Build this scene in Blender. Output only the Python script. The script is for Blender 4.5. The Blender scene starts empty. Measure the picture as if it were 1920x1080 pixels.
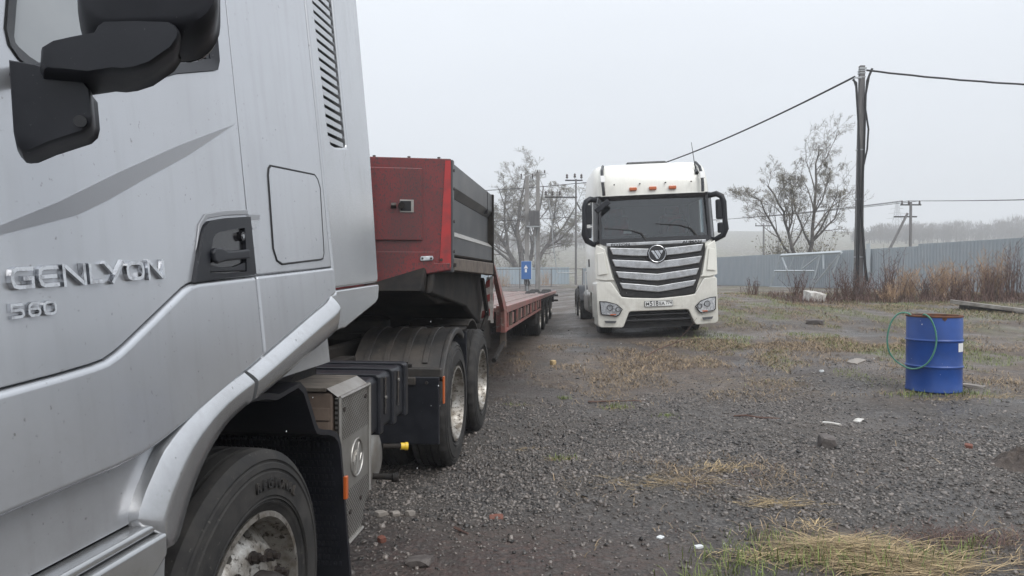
import bpy, bmesh, math, random
import numpy as np
from mathutils import Vector, Matrix

PI = math.pi
R = math.radians
C = bpy.context.scene.collection
scn = bpy.context.scene

# ------------------------------------------------------------------ camera
cam = bpy.data.cameras.new('camera')
cam.sensor_width = 36.0
cam.lens = 36.0 * 1350 / 1920
cam.clip_start = 0.05
cam.clip_end = 5000
cam_o = bpy.data.objects.new('camera', cam)
C.objects.link(cam_o)
cam_o.location = (0, 0, 1.53)
cam_o.rotation_euler = (R(90) - math.atan(22 / 1350), 0, 0)
scn.camera = cam_o

# ------------------------------------------------------------------ overcast sky and soft sun
SUN_DIR = Vector((0.42, -0.55, 0.85)).normalized()
w = bpy.data.worlds.new('World')
scn.world = w
w.use_nodes = True
nt = w.node_tree
nt.nodes.clear()
out = nt.nodes.new('ShaderNodeOutputWorld')
bg = nt.nodes.new('ShaderNodeBackground')
bg.inputs['Strength'].default_value = 0.1
sky = nt.nodes.new('ShaderNodeTexSky')
sky.sky_type = 'NISHITA'
sky.sun_disc = False
sky.sun_elevation = math.asin(SUN_DIR.z)
sky.sun_rotation = math.atan2(SUN_DIR.x, SUN_DIR.y)
sky.air_density = 1.0
sky.dust_density = 4.0
tc = nt.nodes.new('ShaderNodeTexCoord')
sep = nt.nodes.new('ShaderNodeSeparateXYZ')
nt.links.new(tc.outputs['Generated'], sep.inputs[0])
mx = nt.nodes.new('ShaderNodeMath'); mx.operation = 'MAXIMUM'; mx.inputs[1].default_value = 0.0
nt.links.new(sep.outputs['Z'], mx.inputs[0])
pw = nt.nodes.new('ShaderNodeMath'); pw.operation = 'POWER'; pw.inputs[1].default_value = 1.6
nt.links.new(mx.outputs[0], pw.inputs[0])
ma = nt.nodes.new('ShaderNodeMath'); ma.operation = 'MULTIPLY_ADD'
ma.inputs[1].default_value = 1.35; ma.inputs[2].default_value = 1.0
nt.links.new(pw.outputs[0], ma.inputs[0])
nz = nt.nodes.new('ShaderNodeTexNoise')
nz.inputs['Scale'].default_value = 1.6; nz.inputs['Detail'].default_value = 3
mp = nt.nodes.new('ShaderNodeMapping'); mp.inputs['Scale'].default_value = (1, 1, 3.0)
nt.links.new(tc.outputs['Generated'], mp.inputs[0]); nt.links.new(mp.outputs[0], nz.inputs['Vector'])
cl = nt.nodes.new('ShaderNodeMath'); cl.operation = 'MULTIPLY_ADD'
cl.inputs[1].default_value = 0.16; cl.inputs[2].default_value = 0.92
nt.links.new(nz.outputs[0], cl.inputs[0])
mm = nt.nodes.new('ShaderNodeMath'); mm.operation = 'MULTIPLY'
nt.links.new(ma.outputs[0], mm.inputs[0]); nt.links.new(cl.outputs[0], mm.inputs[1])
gray = nt.nodes.new('ShaderNodeVectorMath'); gray.operation = 'SCALE'
gray.inputs[0].default_value = (5.85, 6.15, 6.55)
nt.links.new(mm.outputs[0], gray.inputs['Scale'])
mix = nt.nodes.new('ShaderNodeMix'); mix.data_type = 'RGBA'
mix.inputs[0].default_value = 0.93
nt.links.new(sky.outputs[0], mix.inputs[6]); nt.links.new(gray.outputs[0], mix.inputs[7])
nt.links.new(mix.outputs[2], bg.inputs['Color'])
nt.links.new(bg.outputs[0], out.inputs['Surface'])

sun = bpy.data.lights.new('sun', 'SUN')
sun.energy = 1.3
sun.angle = R(40)
sun.color = (1.0, 0.97, 0.93)
sun_o = bpy.data.objects.new('sun', sun)
C.objects.link(sun_o)
sun_o.rotation_euler = SUN_DIR.to_track_quat('Z', 'Y').to_euler()
sun_o.location = (0, -20, 40)

scn.view_settings.view_transform = 'Standard'
scn.view_settings.look = 'None'
scn.view_settings.gamma = 1.0
scn.view_settings.use_curve_mapping = False
scn.view_settings.exposure = 0.4
scn.render.engine = 'CYCLES'
scn.cycles.max_bounces = 6
scn.cycles.volume_bounces = 1
scn.cycles.transparent_max_bounces = 12

# ------------------------------------------------------------------ materials
def mat(name, base, rough=0.5, metal=0.0, c2=None, nscale=6.0, namt=0.5, stretch=(1, 1, 1), c3=None, n3=(30.0, 0.6),
        bump=0.0, bscale=60.0, coat=0.0, spec=0.5, rvar=0.0, island=0.0, trans=0.0, emit=None, bdist=0.01):
    m = bpy.data.materials.new(name)
    m.use_nodes = True
    t = m.node_tree
    b = t.nodes['Principled BSDF']
    b.inputs['Base Color'].default_value = (*base, 1)
    b.inputs['Roughness'].default_value = rough
    b.inputs['Metallic'].default_value = metal
    b.inputs['Specular IOR Level'].default_value = spec
    b.inputs['Coat Weight'].default_value = coat
    b.inputs['Coat Roughness'].default_value = 0.08
    b.inputs['Transmission Weight'].default_value = trans
    tcn = t.nodes.new('ShaderNodeTexCoord')
    mpn = t.nodes.new('ShaderNodeMapping'); mpn.inputs['Scale'].default_value = stretch
    t.links.new(tcn.outputs['Object'], mpn.inputs[0])
    col = None
    def noise(scale, detail=5, rgh=0.6):
        n = t.nodes.new('ShaderNodeTexNoise')
        n.inputs['Scale'].default_value = scale; n.inputs['Detail'].default_value = detail
        n.inputs['Roughness'].default_value = rgh
        t.links.new(mpn.outputs[0], n.inputs['Vector'])
        return n
    def layer(prev, c, fac_socket, lo, hi):
        rp = t.nodes.new('ShaderNodeMapRange')
        rp.inputs[1].default_value = lo; rp.inputs[2].default_value = hi
        t.links.new(fac_socket, rp.inputs[0])
        mxn = t.nodes.new('ShaderNodeMix'); mxn.data_type = 'RGBA'
        if prev is None: mxn.inputs[6].default_value = (*base, 1)
        else: t.links.new(prev, mxn.inputs[6])
        mxn.inputs[7].default_value = (*c, 1)
        t.links.new(rp.outputs[0], mxn.inputs[0])
        return mxn.outputs[2]
    if c2 is not None:
        n = noise(nscale)
        e = 0.5 + (0.5 - namt) * 0.5
        col = layer(col, c2, n.outputs[0], e - 0.12, e + 0.16)
        if rvar:
            rr = t.nodes.new('ShaderNodeMapRange')
            rr.inputs[1].default_value = 0.3; rr.inputs[2].default_value = 0.7
            rr.inputs[3].default_value = rough; rr.inputs[4].default_value = min(1, max(0.02, rough + rvar))
            t.links.new(n.outputs[0], rr.inputs[0]); t.links.new(rr.outputs[0], b.inputs['Roughness'])
    if c3 is not None:
        n = noise(n3[0], 4, 0.7)
        e = 0.5 + (0.5 - n3[1]) * 0.5
        col = layer(col, c3, n.outputs[0], e - 0.03, e + 0.06)
    if island:
        g = t.nodes.new('ShaderNodeNewGeometry')
        hs = t.nodes.new('ShaderNodeHueSaturation')
        mr = t.nodes.new('ShaderNodeMapRange'); mr.inputs[3].default_value = 1 - island; mr.inputs[4].default_value = 1 + island
        t.links.new(g.outputs['Random Per Island'], mr.inputs[0]); t.links.new(mr.outputs[0], hs.inputs['Value'])
        if col is None: hs.inputs['Color'].default_value = (*base, 1)
        else: t.links.new(col, hs.inputs['Color'])
        col = hs.outputs[0]
    if col is not None: t.links.new(col, b.inputs['Base Color'])
    if bump:
        n = noise(bscale, 4, 0.65)
        bn = t.nodes.new('ShaderNodeBump'); bn.inputs['Strength'].default_value = bump; bn.inputs['Distance'].default_value = bdist
        t.links.new(n.outputs[0], bn.inputs['Height']); t.links.new(bn.outputs[0], b.inputs['Normal'])
    if emit:
        b.inputs['Emission Color'].default_value = (*emit, 1); b.inputs['Emission Strength'].default_value = 0.2
    return m

def rain_spots(m, scale=70, amt=0.25, dark=(0.20, 0.19, 0.18), streak=True, splash=0.4):
    """dirt specks and vertical dried runs on paint"""
    t = m.node_tree; b = t.nodes['Principled BSDF']
    tcn = t.nodes.new('ShaderNodeTexCoord')
    old = b.inputs['Base Color'].links[0].from_socket if b.inputs['Base Color'].links else None
    def lay(prev, sock, lo, hi, strength):
        rp = t.nodes.new('ShaderNodeMapRange'); rp.inputs[1].default_value = lo; rp.inputs[2].default_value = hi; rp.inputs[4].default_value = strength
        t.links.new(sock, rp.inputs[0])
        x = t.nodes.new('ShaderNodeMix'); x.data_type = 'RGBA'
        if prev is None: x.inputs[6].default_value = b.inputs['Base Color'].default_value
        else: t.links.new(prev, x.inputs[6])
        x.inputs[7].default_value = (*dark, 1)
        t.links.new(rp.outputs[0], x.inputs[0])
        return x.outputs[2]
    n = t.nodes.new('ShaderNodeTexNoise'); n.inputs['Scale'].default_value = scale; n.inputs['Detail'].default_value = 3
    t.links.new(tcn.outputs['Object'], n.inputs['Vector'])
    c = lay(old, n.outputs[0], 0.68, 0.76, 0.75)
    if streak:
        mpn = t.nodes.new('ShaderNodeMapping'); mpn.inputs['Scale'].default_value = (26, 26, 0.9)
        t.links.new(tcn.outputs['Object'], mpn.inputs[0])
        n2 = t.nodes.new('ShaderNodeTexNoise'); n2.inputs['Scale'].default_value = 1.0; n2.inputs['Detail'].default_value = 4
        t.links.new(mpn.outputs[0], n2.inputs['Vector'])
        c = lay(c, n2.outputs[0], 0.5, 0.78, amt)
        n3 = t.nodes.new('ShaderNodeTexNoise'); n3.inputs['Scale'].default_value = 2.2; n3.inputs['Detail'].default_value = 6
        t.links.new(tcn.outputs['Object'], n3.inputs['Vector'])
        c = lay(c, n3.outputs[0], 0.48, 0.75, amt * 0.9)
        sp_ = t.nodes.new('ShaderNodeSeparateXYZ'); t.links.new(tcn.outputs['Object'], sp_.inputs[0])
        lo = t.nodes.new('ShaderNodeMapRange'); lo.inputs[1].default_value = 1.55; lo.inputs[2].default_value = 0.75
        t.links.new(sp_.outputs['Z'], lo.inputs[0])
        n4 = t.nodes.new('ShaderNodeTexNoise'); n4.inputs['Scale'].default_value = 9; n4.inputs['Detail'].default_value = 8; n4.inputs['Roughness'].default_value = .75
        t.links.new(tcn.outputs['Object'], n4.inputs['Vector'])
        ml = t.nodes.new('ShaderNodeMath'); ml.operation = 'MULTIPLY'; t.links.new(lo.outputs[0], ml.inputs[0]); t.links.new(n4.outputs[0], ml.inputs[1])
        c = lay(c, ml.outputs[0], 0.15, 0.6, splash)
    t.links.new(c, b.inputs['Base Color'])
    return m

M = {}
M['silver'] = rain_spots(mat('silver_paint', (0.50, 0.515, 0.54), 0.27, 0.6, coat=0.35, bump=0.02, bscale=3.0, bdist=0.03), 75, 0.13)
M['silver_trim'] = rain_spots(mat('silver_trim', (0.50, 0.51, 0.525), 0.24, 0.75, coat=0.3), 60, 0.16)
M['stripe'] = mat('stripe_grey', (0.27, 0.275, 0.29), 0.36, 0.35, coat=0.3)
M['shut'] = mat('shut_line', (0.02, 0.02, 0.022), 0.8)
M['white'] = rain_spots(mat('white_paint', (0.82, 0.81, 0.745), 0.32, 0, coat=0.4, bump=0.02, bscale=3), 40, 0.14, (0.33, 0.30, 0.25))
M['plastic'] = mat('black_plastic', (0.009, 0.010, 0.014), 0.36, 0, spec=0.4, c2=(0.016, 0.017, 0.022), nscale=9, namt=0.4, c3=(0.10, 0.10, 0.105), n3=(90, 0.12), bump=0.08, bscale=400, rvar=0.15, bdist=0.002)
M['matte_black'] = mat('matte_black', (0.012, 0.012, 0.013), 0.7, 0, c2=(0.03, 0.027, 0.025), nscale=7, namt=0.45, bump=0.15, bscale=80)
M['gloss_black'] = mat('gloss_black', (0.012, 0.012, 0.014), 0.22, 0, coat=0.3)
M['rubber'] = mat('tyre_rubber', (0.017, 0.0165, 0.0165), 0.62, 0, spec=0.35, c2=(0.045, 0.042, 0.039), nscale=9, namt=0.5, c3=(0.08, 0.074, 0.066), n3=(55, 0.2), bump=0.25, bscale=160, bdist=0.003, rvar=0.2)
M['chrome'] = mat('chrome', (0.62, 0.63, 0.65), 0.12, 1.0, c2=(0.30, 0.30, 0.31), nscale=40, namt=0.3)
M['alloy'] = mat('dirty_alloy', (0.50, 0.485, 0.455), 0.34, 0.85, c2=(0.20, 0.175, 0.145), nscale=13, namt=0.55, c3=(0.07, 0.06, 0.05), n3=(42, 0.34), bump=0.2, bscale=60, rvar=0.3)
M['nut'] = mat('wheel_nut_steel', (0.10, 0.09, 0.085), 0.5, 0.8, c2=(0.05, 0.04, 0.035), nscale=40)
M['chassis'] = mat('chassis_paint', (0.012, 0.0115, 0.0115), 0.75, 0.0, spec=0.25, c2=(0.03, 0.025, 0.021), nscale=6, namt=0.5, bump=0.2, bscale=50)
M['dusty_black'] = mat('dusty_black', (0.018, 0.0175, 0.0175), 0.55, 0, c2=(0.062, 0.052, 0.043), nscale=4, namt=0.5, c3=(0.10, 0.085, 0.07), n3=(45, 0.18), bump=0.2, bscale=90)
M['alu'] = mat('dull_aluminium', (0.42, 0.41, 0.39), 0.42, 0.75, c2=(0.30, 0.28, 0.25), nscale=7, namt=0.5, bump=0.1, bscale=60)
M['rust_top'] = mat('dirty_top', (0.22, 0.19, 0.155), 0.75, 0.1, c2=(0.095, 0.08, 0.066), nscale=9, namt=0.5, stretch=(1, 6, 1), bump=0.3, bscale=40)
M['lagging'] = mat('brown_lagging', (0.20, 0.15, 0.118), 0.8, 0, c2=(0.12, 0.09, 0.072), nscale=7)
M['orange'] = mat('orange_reflector', (0.50, 0.11, 0.025), 0.3, 0, coat=0.5)
M['yellow'] = mat('yellow_cap', (0.75, 0.50, 0.03), 0.35)
M['redcap'] = mat('red_cap', (0.45, 0.06, 0.04), 0.4)
M['glass_milk'] = mat('side_glass', (0.30, 0.32, 0.335), 0.06, 0, c2=(0.36, 0.375, 0.385), nscale=2, namt=0.5, coat=0.6, c3=(0.42, 0.43, 0.43), n3=(120, 0.1))
M['tred'] = mat('trailer_red', (0.26, 0.020, 0.022), 0.34, 0, c2=(0.115, 0.024, 0.024), nscale=2.2, namt=0.62, stretch=(1,1,.6), c3=(0.06, 0.03, 0.03), n3=(95, 0.42), coat=0.3, bump=0.06, bscale=90)
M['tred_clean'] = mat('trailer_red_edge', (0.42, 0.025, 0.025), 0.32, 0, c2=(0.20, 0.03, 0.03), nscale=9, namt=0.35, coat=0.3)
M['tred_worn'] = mat('trailer_red_worn', (0.34, 0.11, 0.10), 0.30, 0, c2=(0.17, 0.11, 0.09), nscale=4, namt=0.5, c3=(0.30, 0.25, 0.23), n3=(26, 0.3), bump=0.2, bscale=40)
M['board'] = mat('sideboard_grey', (0.085, 0.088, 0.094), 0.42, 0.3, c2=(0.12, 0.12, 0.122), nscale=3, namt=0.45, c3=(0.19, 0.18, 0.17), n3=(50, 0.12), bump=0.05, bscale=30)
M['rail_brown'] = mat('rail_brown', (0.16, 0.13, 0.105), 0.6, 0.2, c2=(0.09, 0.07, 0.06), nscale=9)
M['plank_t'] = mat('wet_deck_plank', (0.17, 0.115, 0.095), 0.26, 0, c2=(0.25, 0.14, 0.12), nscale=2.5, namt=0.5, stretch=(6, 0.6, 6), c3=(0.10, 0.075, 0.065), n3=(9, 0.3), bump=0.25, bscale=12, rvar=0.25)
M['hazred'] = mat('hazard_red', (0.24, 0.025, 0.025), 0.45, c2=(0.12,0.04,0.035), nscale=14)
M['hazwhite'] = mat('hazard_white', (0.36, 0.34, 0.32), 0.45, c2=(0.17, 0.155, 0.145), nscale=12)
M['lampclear'] = mat('lamp_lens', (0.62, 0.64, 0.66), 0.10, 0.2, c2=(0.30, 0.31, 0.33), nscale=22, namt=0.5, coat=1.0, c3=(0.85, 0.86, 0.88), n3=(30, 0.25))
M['plate'] = mat('number_plate', (0.74, 0.74, 0.72), 0.35)
M['ink'] = mat('plate_ink', (0.02, 0.02, 0.022), 0.5)
M['seat'] = mat('seat_cloth', (0.05, 0.045, 0.045), 0.9, c2=(0.16, 0.02, 0.02), nscale=3, namt=0.4)
M['liner'] = mat('cab_liner', (0.22, 0.22, 0.22), 0.8)
M['slatchrome'] = mat('grille_slat', (0.62, 0.63, 0.64), 0.28, 0.85, c2=(0.42, 0.42, 0.42), nscale=8, namt=0.4, c3=(0.30, 0.30, 0.30), n3=(95, 0.35))
M['fence'] = mat('fence_sheet_blue_grey', (0.32, 0.362, 0.395), 0.42, 0.1, c2=(0.375, 0.405, 0.43), nscale=.8, namt=0.5, c3=(0.40, 0.42, 0.43), n3=(7, 0.15))
M['fence2'] = mat('fence_sheet_pale', (0.30, 0.37, 0.42), 0.40, 0.25, c2=(0.34, 0.40, 0.44), nscale=1.0, namt=0.5)
M['galv'] = mat('galvanised_steel', (0.42, 0.44, 0.45), 0.42, 0.6, c2=(0.30, 0.30, 0.30), nscale=6)
M['concrete'] = mat('weathered_concrete', (0.27, 0.262, 0.25), 0.85, 0, c2=(0.17, 0.162, 0.155), nscale=3, namt=0.5, stretch=(2, 2, 0.5), bump=0.3, bscale=40)
M['concrete_dark'] = mat('dark_concrete', (0.135, 0.13, 0.13), 0.85, 0, c2=(0.20, 0.19, 0.185), nscale=3, namt=0.4, stretch=(3, 3, 0.4), bump=0.3, bscale=40)
M['cable'] = mat('cable_black', (0.015, 0.015, 0.017), 0.6)
M['wood_grey'] = mat('grey_wood', (0.30, 0.285, 0.26), 0.8, 0, c2=(0.16, 0.14, 0.125), nscale=5, stretch=(1, 1, 1), bump=0.3, bscale=30)
M['bark'] = mat('bark', (0.05, 0.043, 0.038), 0.9, 0, c2=(0.15, 0.135, 0.12), nscale=3, bump=0.5, bscale=25, bdist=0.03)
M['twig'] = mat('twig', (0.135, 0.115, 0.10), 0.9, island=0.4)
M['bud'] = mat('bud_leaf', (0.16, 0.15, 0.085), 0.8, island=0.5)
M['bud2'] = mat('bud_leaf_yellow', (0.17, 0.155, 0.095), 0.8, island=0.5)
M['forest'] = mat('forest_twig', (0.10, 0.085, 0.075), 0.95, island=0.35)
M['weed'] = mat('weed_stem', (0.115, 0.068, 0.055), 0.9, island=0.5)
M['reed'] = mat('dry_reed', (0.36, 0.245, 0.155), 0.85, island=0.45)
M['straw'] = mat('straw', (0.36, 0.27, 0.15), 0.75, island=0.7)
M['drygrass'] = mat('dry_grass', (0.25, 0.185, 0.115), 0.85, island=0.6)
M['green'] = mat('green_grass', (0.16, 0.20, 0.055), 0.7, island=0.45)
M['stone'] = mat('gravel_stone', (0.124, 0.109, 0.097), 0.32, 0, island=0.97, spec=0.6, c2=(0.10,0.086,0.077), nscale=1.2)
M['rock_dark'] = mat('dark_rock', (0.075, 0.062, 0.058), 0.75, c2=(0.13, 0.115, 0.105), nscale=14, bump=0.5, bscale=40)
M['rock_pale'] = mat('pale_rock', (0.28, 0.25, 0.22), 0.8, c2=(0.22, 0.20, 0.18), nscale=12, bump=0.5, bscale=40)
M['rock_white'] = mat('white_block', (0.58, 0.57, 0.54), 0.8, c2=(0.36, 0.33, 0.30), nscale=9, bump=0.3, bscale=30)
M['brick'] = mat('broken_brick', (0.18, 0.065, 0.045), 0.85, c2=(0.16, 0.07, 0.05), nscale=20, bump=0.4, bscale=60)
M['tan'] = mat('tan_block', (0.50, 0.36, 0.18), 0.8, c2=(0.36, 0.26, 0.14), nscale=20)
M['paper'] = mat('wet_paper', (0.62, 0.64, 0.64), 0.7)
M['soil'] = mat('wet_soil', (0.055, 0.042, 0.036), 0.8, c2=(0.095, 0.075, 0.062), nscale=14, bump=0.8, bscale=30, bdist=0.03)
M['blue'] = mat('drum_blue', (0.005, 0.047, 0.225), 0.38, 0, c2=(0.007, 0.062, 0.29), nscale=4, namt=0.45, c3=(0.12, 0.18, 0.32), n3=(42, 0.10), coat=0.1, bump=0.05, bscale=14)
M['rust'] = mat('rust', (0.17, 0.065, 0.03), 0.85, c2=(0.06, 0.035, 0.028), nscale=14, bump=0.3, bscale=50)
M['hose'] = mat('green_hose', (0.05, 0.21, 0.145), 0.4, c2=(0.11, 0.29, 0.22), nscale=12)
M['cabblue'] = mat('cabinet_blue', (0.03, 0.12, 0.34), 0.45)
M['cabgrey'] = mat('cabinet_grey', (0.50, 0.54, 0.56), 0.5)
M['sticker'] = mat('white_sticker', (0.72, 0.72, 0.71), 0.5)
M['insul'] = mat('insulator', (0.06, 0.045, 0.04), 0.35)

# perforated heat shield: rows of small pressed dots
def perforated(name):
    m = mat(name, (0.40, 0.39, 0.37), 0.40, 0.75, c2=(0.30, 0.285, 0.26), nscale=6, namt=0.5)
    t = m.node_tree; b = t.nodes['Principled BSDF']
    tcn = t.nodes.new('ShaderNodeTexCoord')
    s = t.nodes.new('ShaderNodeSeparateXYZ'); t.links.new(tcn.outputs['Object'], s.inputs[0])
    def m1(op, a, v=None, v2=None):
        n = t.nodes.new('ShaderNodeMath'); n.operation = op
        if isinstance(a, (int, float)): n.inputs[0].default_value = a
        else: t.links.new(a, n.inputs[0])
        if v is not None:
            if isinstance(v, (int, float)): n.inputs[1].default_value = v
            else: t.links.new(v, n.inputs[1])
        return n.outputs[0]
    def dots(off):
        u = m1('SUBTRACT', m1('FRACT', m1('ADD', m1('MULTIPLY', s.outputs['Y'], 46.0), off)), 0.5)
        v = m1('SUBTRACT', m1('FRACT', m1('ADD', m1('MULTIPLY', s.outputs['Z'], 46.0), off)), 0.5)
        d = m1('SQRT', m1('ADD', m1('MULTIPLY', u, u), m1('MULTIPLY', v, v)))
        return m1('LESS_THAN', d, 0.24)
    d = m1('MAXIMUM', dots(0.0), dots(0.5))
    # dotted only above and below the emblem field
    za = m1('GREATER_THAN', m1('ABSOLUTE', m1('SUBTRACT', s.outputs['Z'], 0.685)), 0.12)
    d = m1('MULTIPLY', d, za)
    prev = b.inputs['Base Color'].links[0].from_socket
    x = t.nodes.new('ShaderNodeMix'); x.data_type = 'RGBA'
    t.links.new(d, x.inputs[0]); t.links.new(prev, x.inputs[6]); x.inputs[7].default_value = (0.06, 0.055, 0.05, 1)
    t.links.new(x.outputs[2], b.inputs['Base Color'])
    bn = t.nodes.new('ShaderNodeBump'); bn.inputs['Strength'].default_value = 0.6; bn.inputs['Distance'].default_value = 0.004
    inv = m1('SUBTRACT', 1.0, d)
    t.links.new(inv, bn.inputs['Height']); t.links.new(bn.outputs[0], b.inputs['Normal'])
    return m
M['perf'] = perforated('perforated_shield')

def glass_mat(name, tint):
    m = bpy.data.materials.new(name); m.use_nodes = True
    t = m.node_tree; t.nodes.clear()
    o = t.nodes.new('ShaderNodeOutputMaterial')
    tr = t.nodes.new('ShaderNodeBsdfTransparent'); tr.inputs[0].default_value = (*tint, 1)
    gl = t.nodes.new('ShaderNodeBsdfGlossy'); gl.inputs['Roughness'].default_value = 0.04
    gl.inputs['Color'].default_value = (0.9, 0.93, 0.95, 1)
    fr = t.nodes.new('ShaderNodeFresnel'); fr.inputs['IOR'].default_value = 1.6
    ad = t.nodes.new('ShaderNodeMath'); ad.operation = 'ADD'; ad.inputs[1].default_value = 0.05
    t.links.new(fr.outputs[0], ad.inputs[0])
    x = t.nodes.new('ShaderNodeMixShader')
    t.links.new(ad.outputs[0], x.inputs[0]); t.links.new(tr.outputs[0], x.inputs[1]); t.links.new(gl.outputs[0], x.inputs[2])
    t.links.new(x.outputs[0], o.inputs['Surface'])
    return m
M['windscreen'] = glass_mat('windscreen_glass', (0.62, 0.68, 0.70))

# ------------------------------------------------------------------ mesh helpers
class MB:
    def __init__(s): s.v = []; s.f = []
    def add(s, vs, fs):
        k = len(s.v); s.v += [tuple(v) for v in vs]; s.f += [tuple(i + k for i in f) for f in fs]; return s
    def box(s, x0, x1, y0, y1, z0, z1):
        return s.add([(x0,y0,z0),(x1,y0,z0),(x1,y1,z0),(x0,y1,z0),(x0,y0,z1),(x1,y0,z1),(x1,y1,z1),(x0,y1,z1)],
                     [(0,3,2,1),(4,5,6,7),(0,1,5,4),(1,2,6,5),(2,3,7,6),(3,0,4,7)])
    def prism(s, poly, ext):
        n = len(poly); e = Vector(ext); p = [Vector(q) for q in poly]
        # orient so that the n-gon at +ext faces outward
        nr = Vector((0,0,0))
        for i in range(n): nr += p[i].cross(p[(i+1) % n])
        if nr.dot(e) < 0: p.reverse()
        vs = p + [q + e for q in p]
        return s.add(vs, [tuple(range(n-1,-1,-1)), tuple(range(n, 2*n))] + [(i, (i+1) % n, n+(i+1) % n, n+i) for i in range(n)])
    def ring_frame(s, d):
        d = Vector(d).normalized()
        a = Vector((0,0,1)) if abs(d.z) < 0.9 else Vector((1,0,0))
        u = d.cross(a).normalized(); return u, u.cross(d).normalized() * -1
    def cyl(s, p0, p1, r0, r1=None, n=16, caps=True):
        p0 = Vector(p0); p1 = Vector(p1); r1 = r0 if r1 is None else r1
        u, w_ = s.ring_frame(p1 - p0)
        vs = []
        for p, r in ((p0, r0), (p1, r1)):
            for i in range(n):
                a = 2*PI*i/n; vs.append(p + u*(r*math.cos(a)) + w_*(r*math.sin(a)))
        fs = [(i, n+i, n+(i+1) % n, (i+1) % n) for i in range(n)]
        if caps: fs += [tuple(range(n)), tuple(range(2*n-1, n-1, -1))]
        return s.add(vs, fs)
    def tube(s, pts, r, n=8, caps=True):
        pts = [Vector(p) for p in pts]; m = len(pts)
        rs = r if isinstance(r, (list, tuple)) else [r]*m
        d0 = (pts[1]-pts[0]); u, w_ = s.ring_frame(d0)
        vs = []; fs = []
        for k in range(m):
            d = (pts[min(k+1,m-1)] - pts[max(k-1,0)]).normalized()
            u = (u - d*u.dot(d))
            u = u.normalized() if u.length > 1e-6 else s.ring_frame(d)[0]
            w_ = d.cross(u)
            for i in range(n):
                a = 2*PI*i/n; vs.append(pts[k] + u*(rs[k]*math.cos(a)) + w_*(rs[k]*math.sin(a)))
        for k in range(m-1):
            for i in range(n):
                fs.append((k*n+i, k*n+(i+1) % n, (k+1)*n+(i+1) % n, (k+1)*n+i))
        if caps: fs += [tuple(range(n-1,-1,-1)), tuple(range((m-1)*n, m*n))]
        return s.add(vs, fs)
    def lathe(s, prof, o, ax, n=48, mod=None):
        """prof: (radius, offset along ax)"""
        o = Vector(o); ax = Vector(ax).normalized(); u, w_ = s.ring_frame(ax)
        vs = []; m = len(prof)
        for j, (r, a) in enumerate(prof):
            for i in range(n):
                t = 2*PI*i/n; rr = r if mod is None else r + mod(j, i)
                vs.append(o + ax*a + u*(rr*math.cos(t)) + w_*(rr*math.sin(t)))
        fs = [(j*n+i, j*n+(i+1) % n, (j+1)*n+(i+1) % n, (j+1)*n+i) for j in range(m-1) for i in range(n)]
        return s.add(vs, fs)
    def loft(s, rings, closed=True, caps=True):
        n = len(rings[0]); m = len(rings)
        vs = [p for r in rings for p in r]
        e = n if closed else n-1
        fs = [(j*n+i, j*n+(i+1) % n, (j+1)*n+(i+1) % n, (j+1)*n+i) for j in range(m-1) for i in range(e)]
        if caps and closed: fs += [tuple(range(n-1,-1,-1)), tuple(range((m-1)*n, m*n))]
        return s.add(vs, fs)
    def build(s, name, m, parent=None, smooth=True, bevel=0.0, seg=2, ang=35, fix=True):
        me = bpy.data.meshes.new(name)
        me.from_pydata([tuple(v) for v in s.v], [], s.f)
        me.update()
        if fix or bevel:
            bm = bmesh.new(); bm.from_mesh(me)
            if fix: bmesh.ops.recalc_face_normals(bm, faces=bm.faces)
            if bevel:
                es = [e for e in bm.edges if len(e.link_faces) == 2 and e.calc_face_angle(0) > R(ang)]
                bmesh.ops.bevel(bm, geom=es, offset=bevel, offset_type='OFFSET', segments=seg, profile=0.5, affect='EDGES', clamp_overlap=True)
            bm.to_mesh(me); bm.free()
        o = bpy.data.objects.new(name, me)
        if m is not None: me.materials.append(M[m] if isinstance(m, str) else m)
        if smooth:
            me.shade_smooth(); me.set_sharp_from_angle(angle=R(40 if not bevel else 60))
        C.objects.link(o)
        if parent is not None: o.parent = parent
        if bevel and smooth:
            wn = o.modifiers.new('weighted_normal', 'WEIGHTED_NORMAL'); wn.keep_sharp = True; wn.weight = 80
        return o

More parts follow.
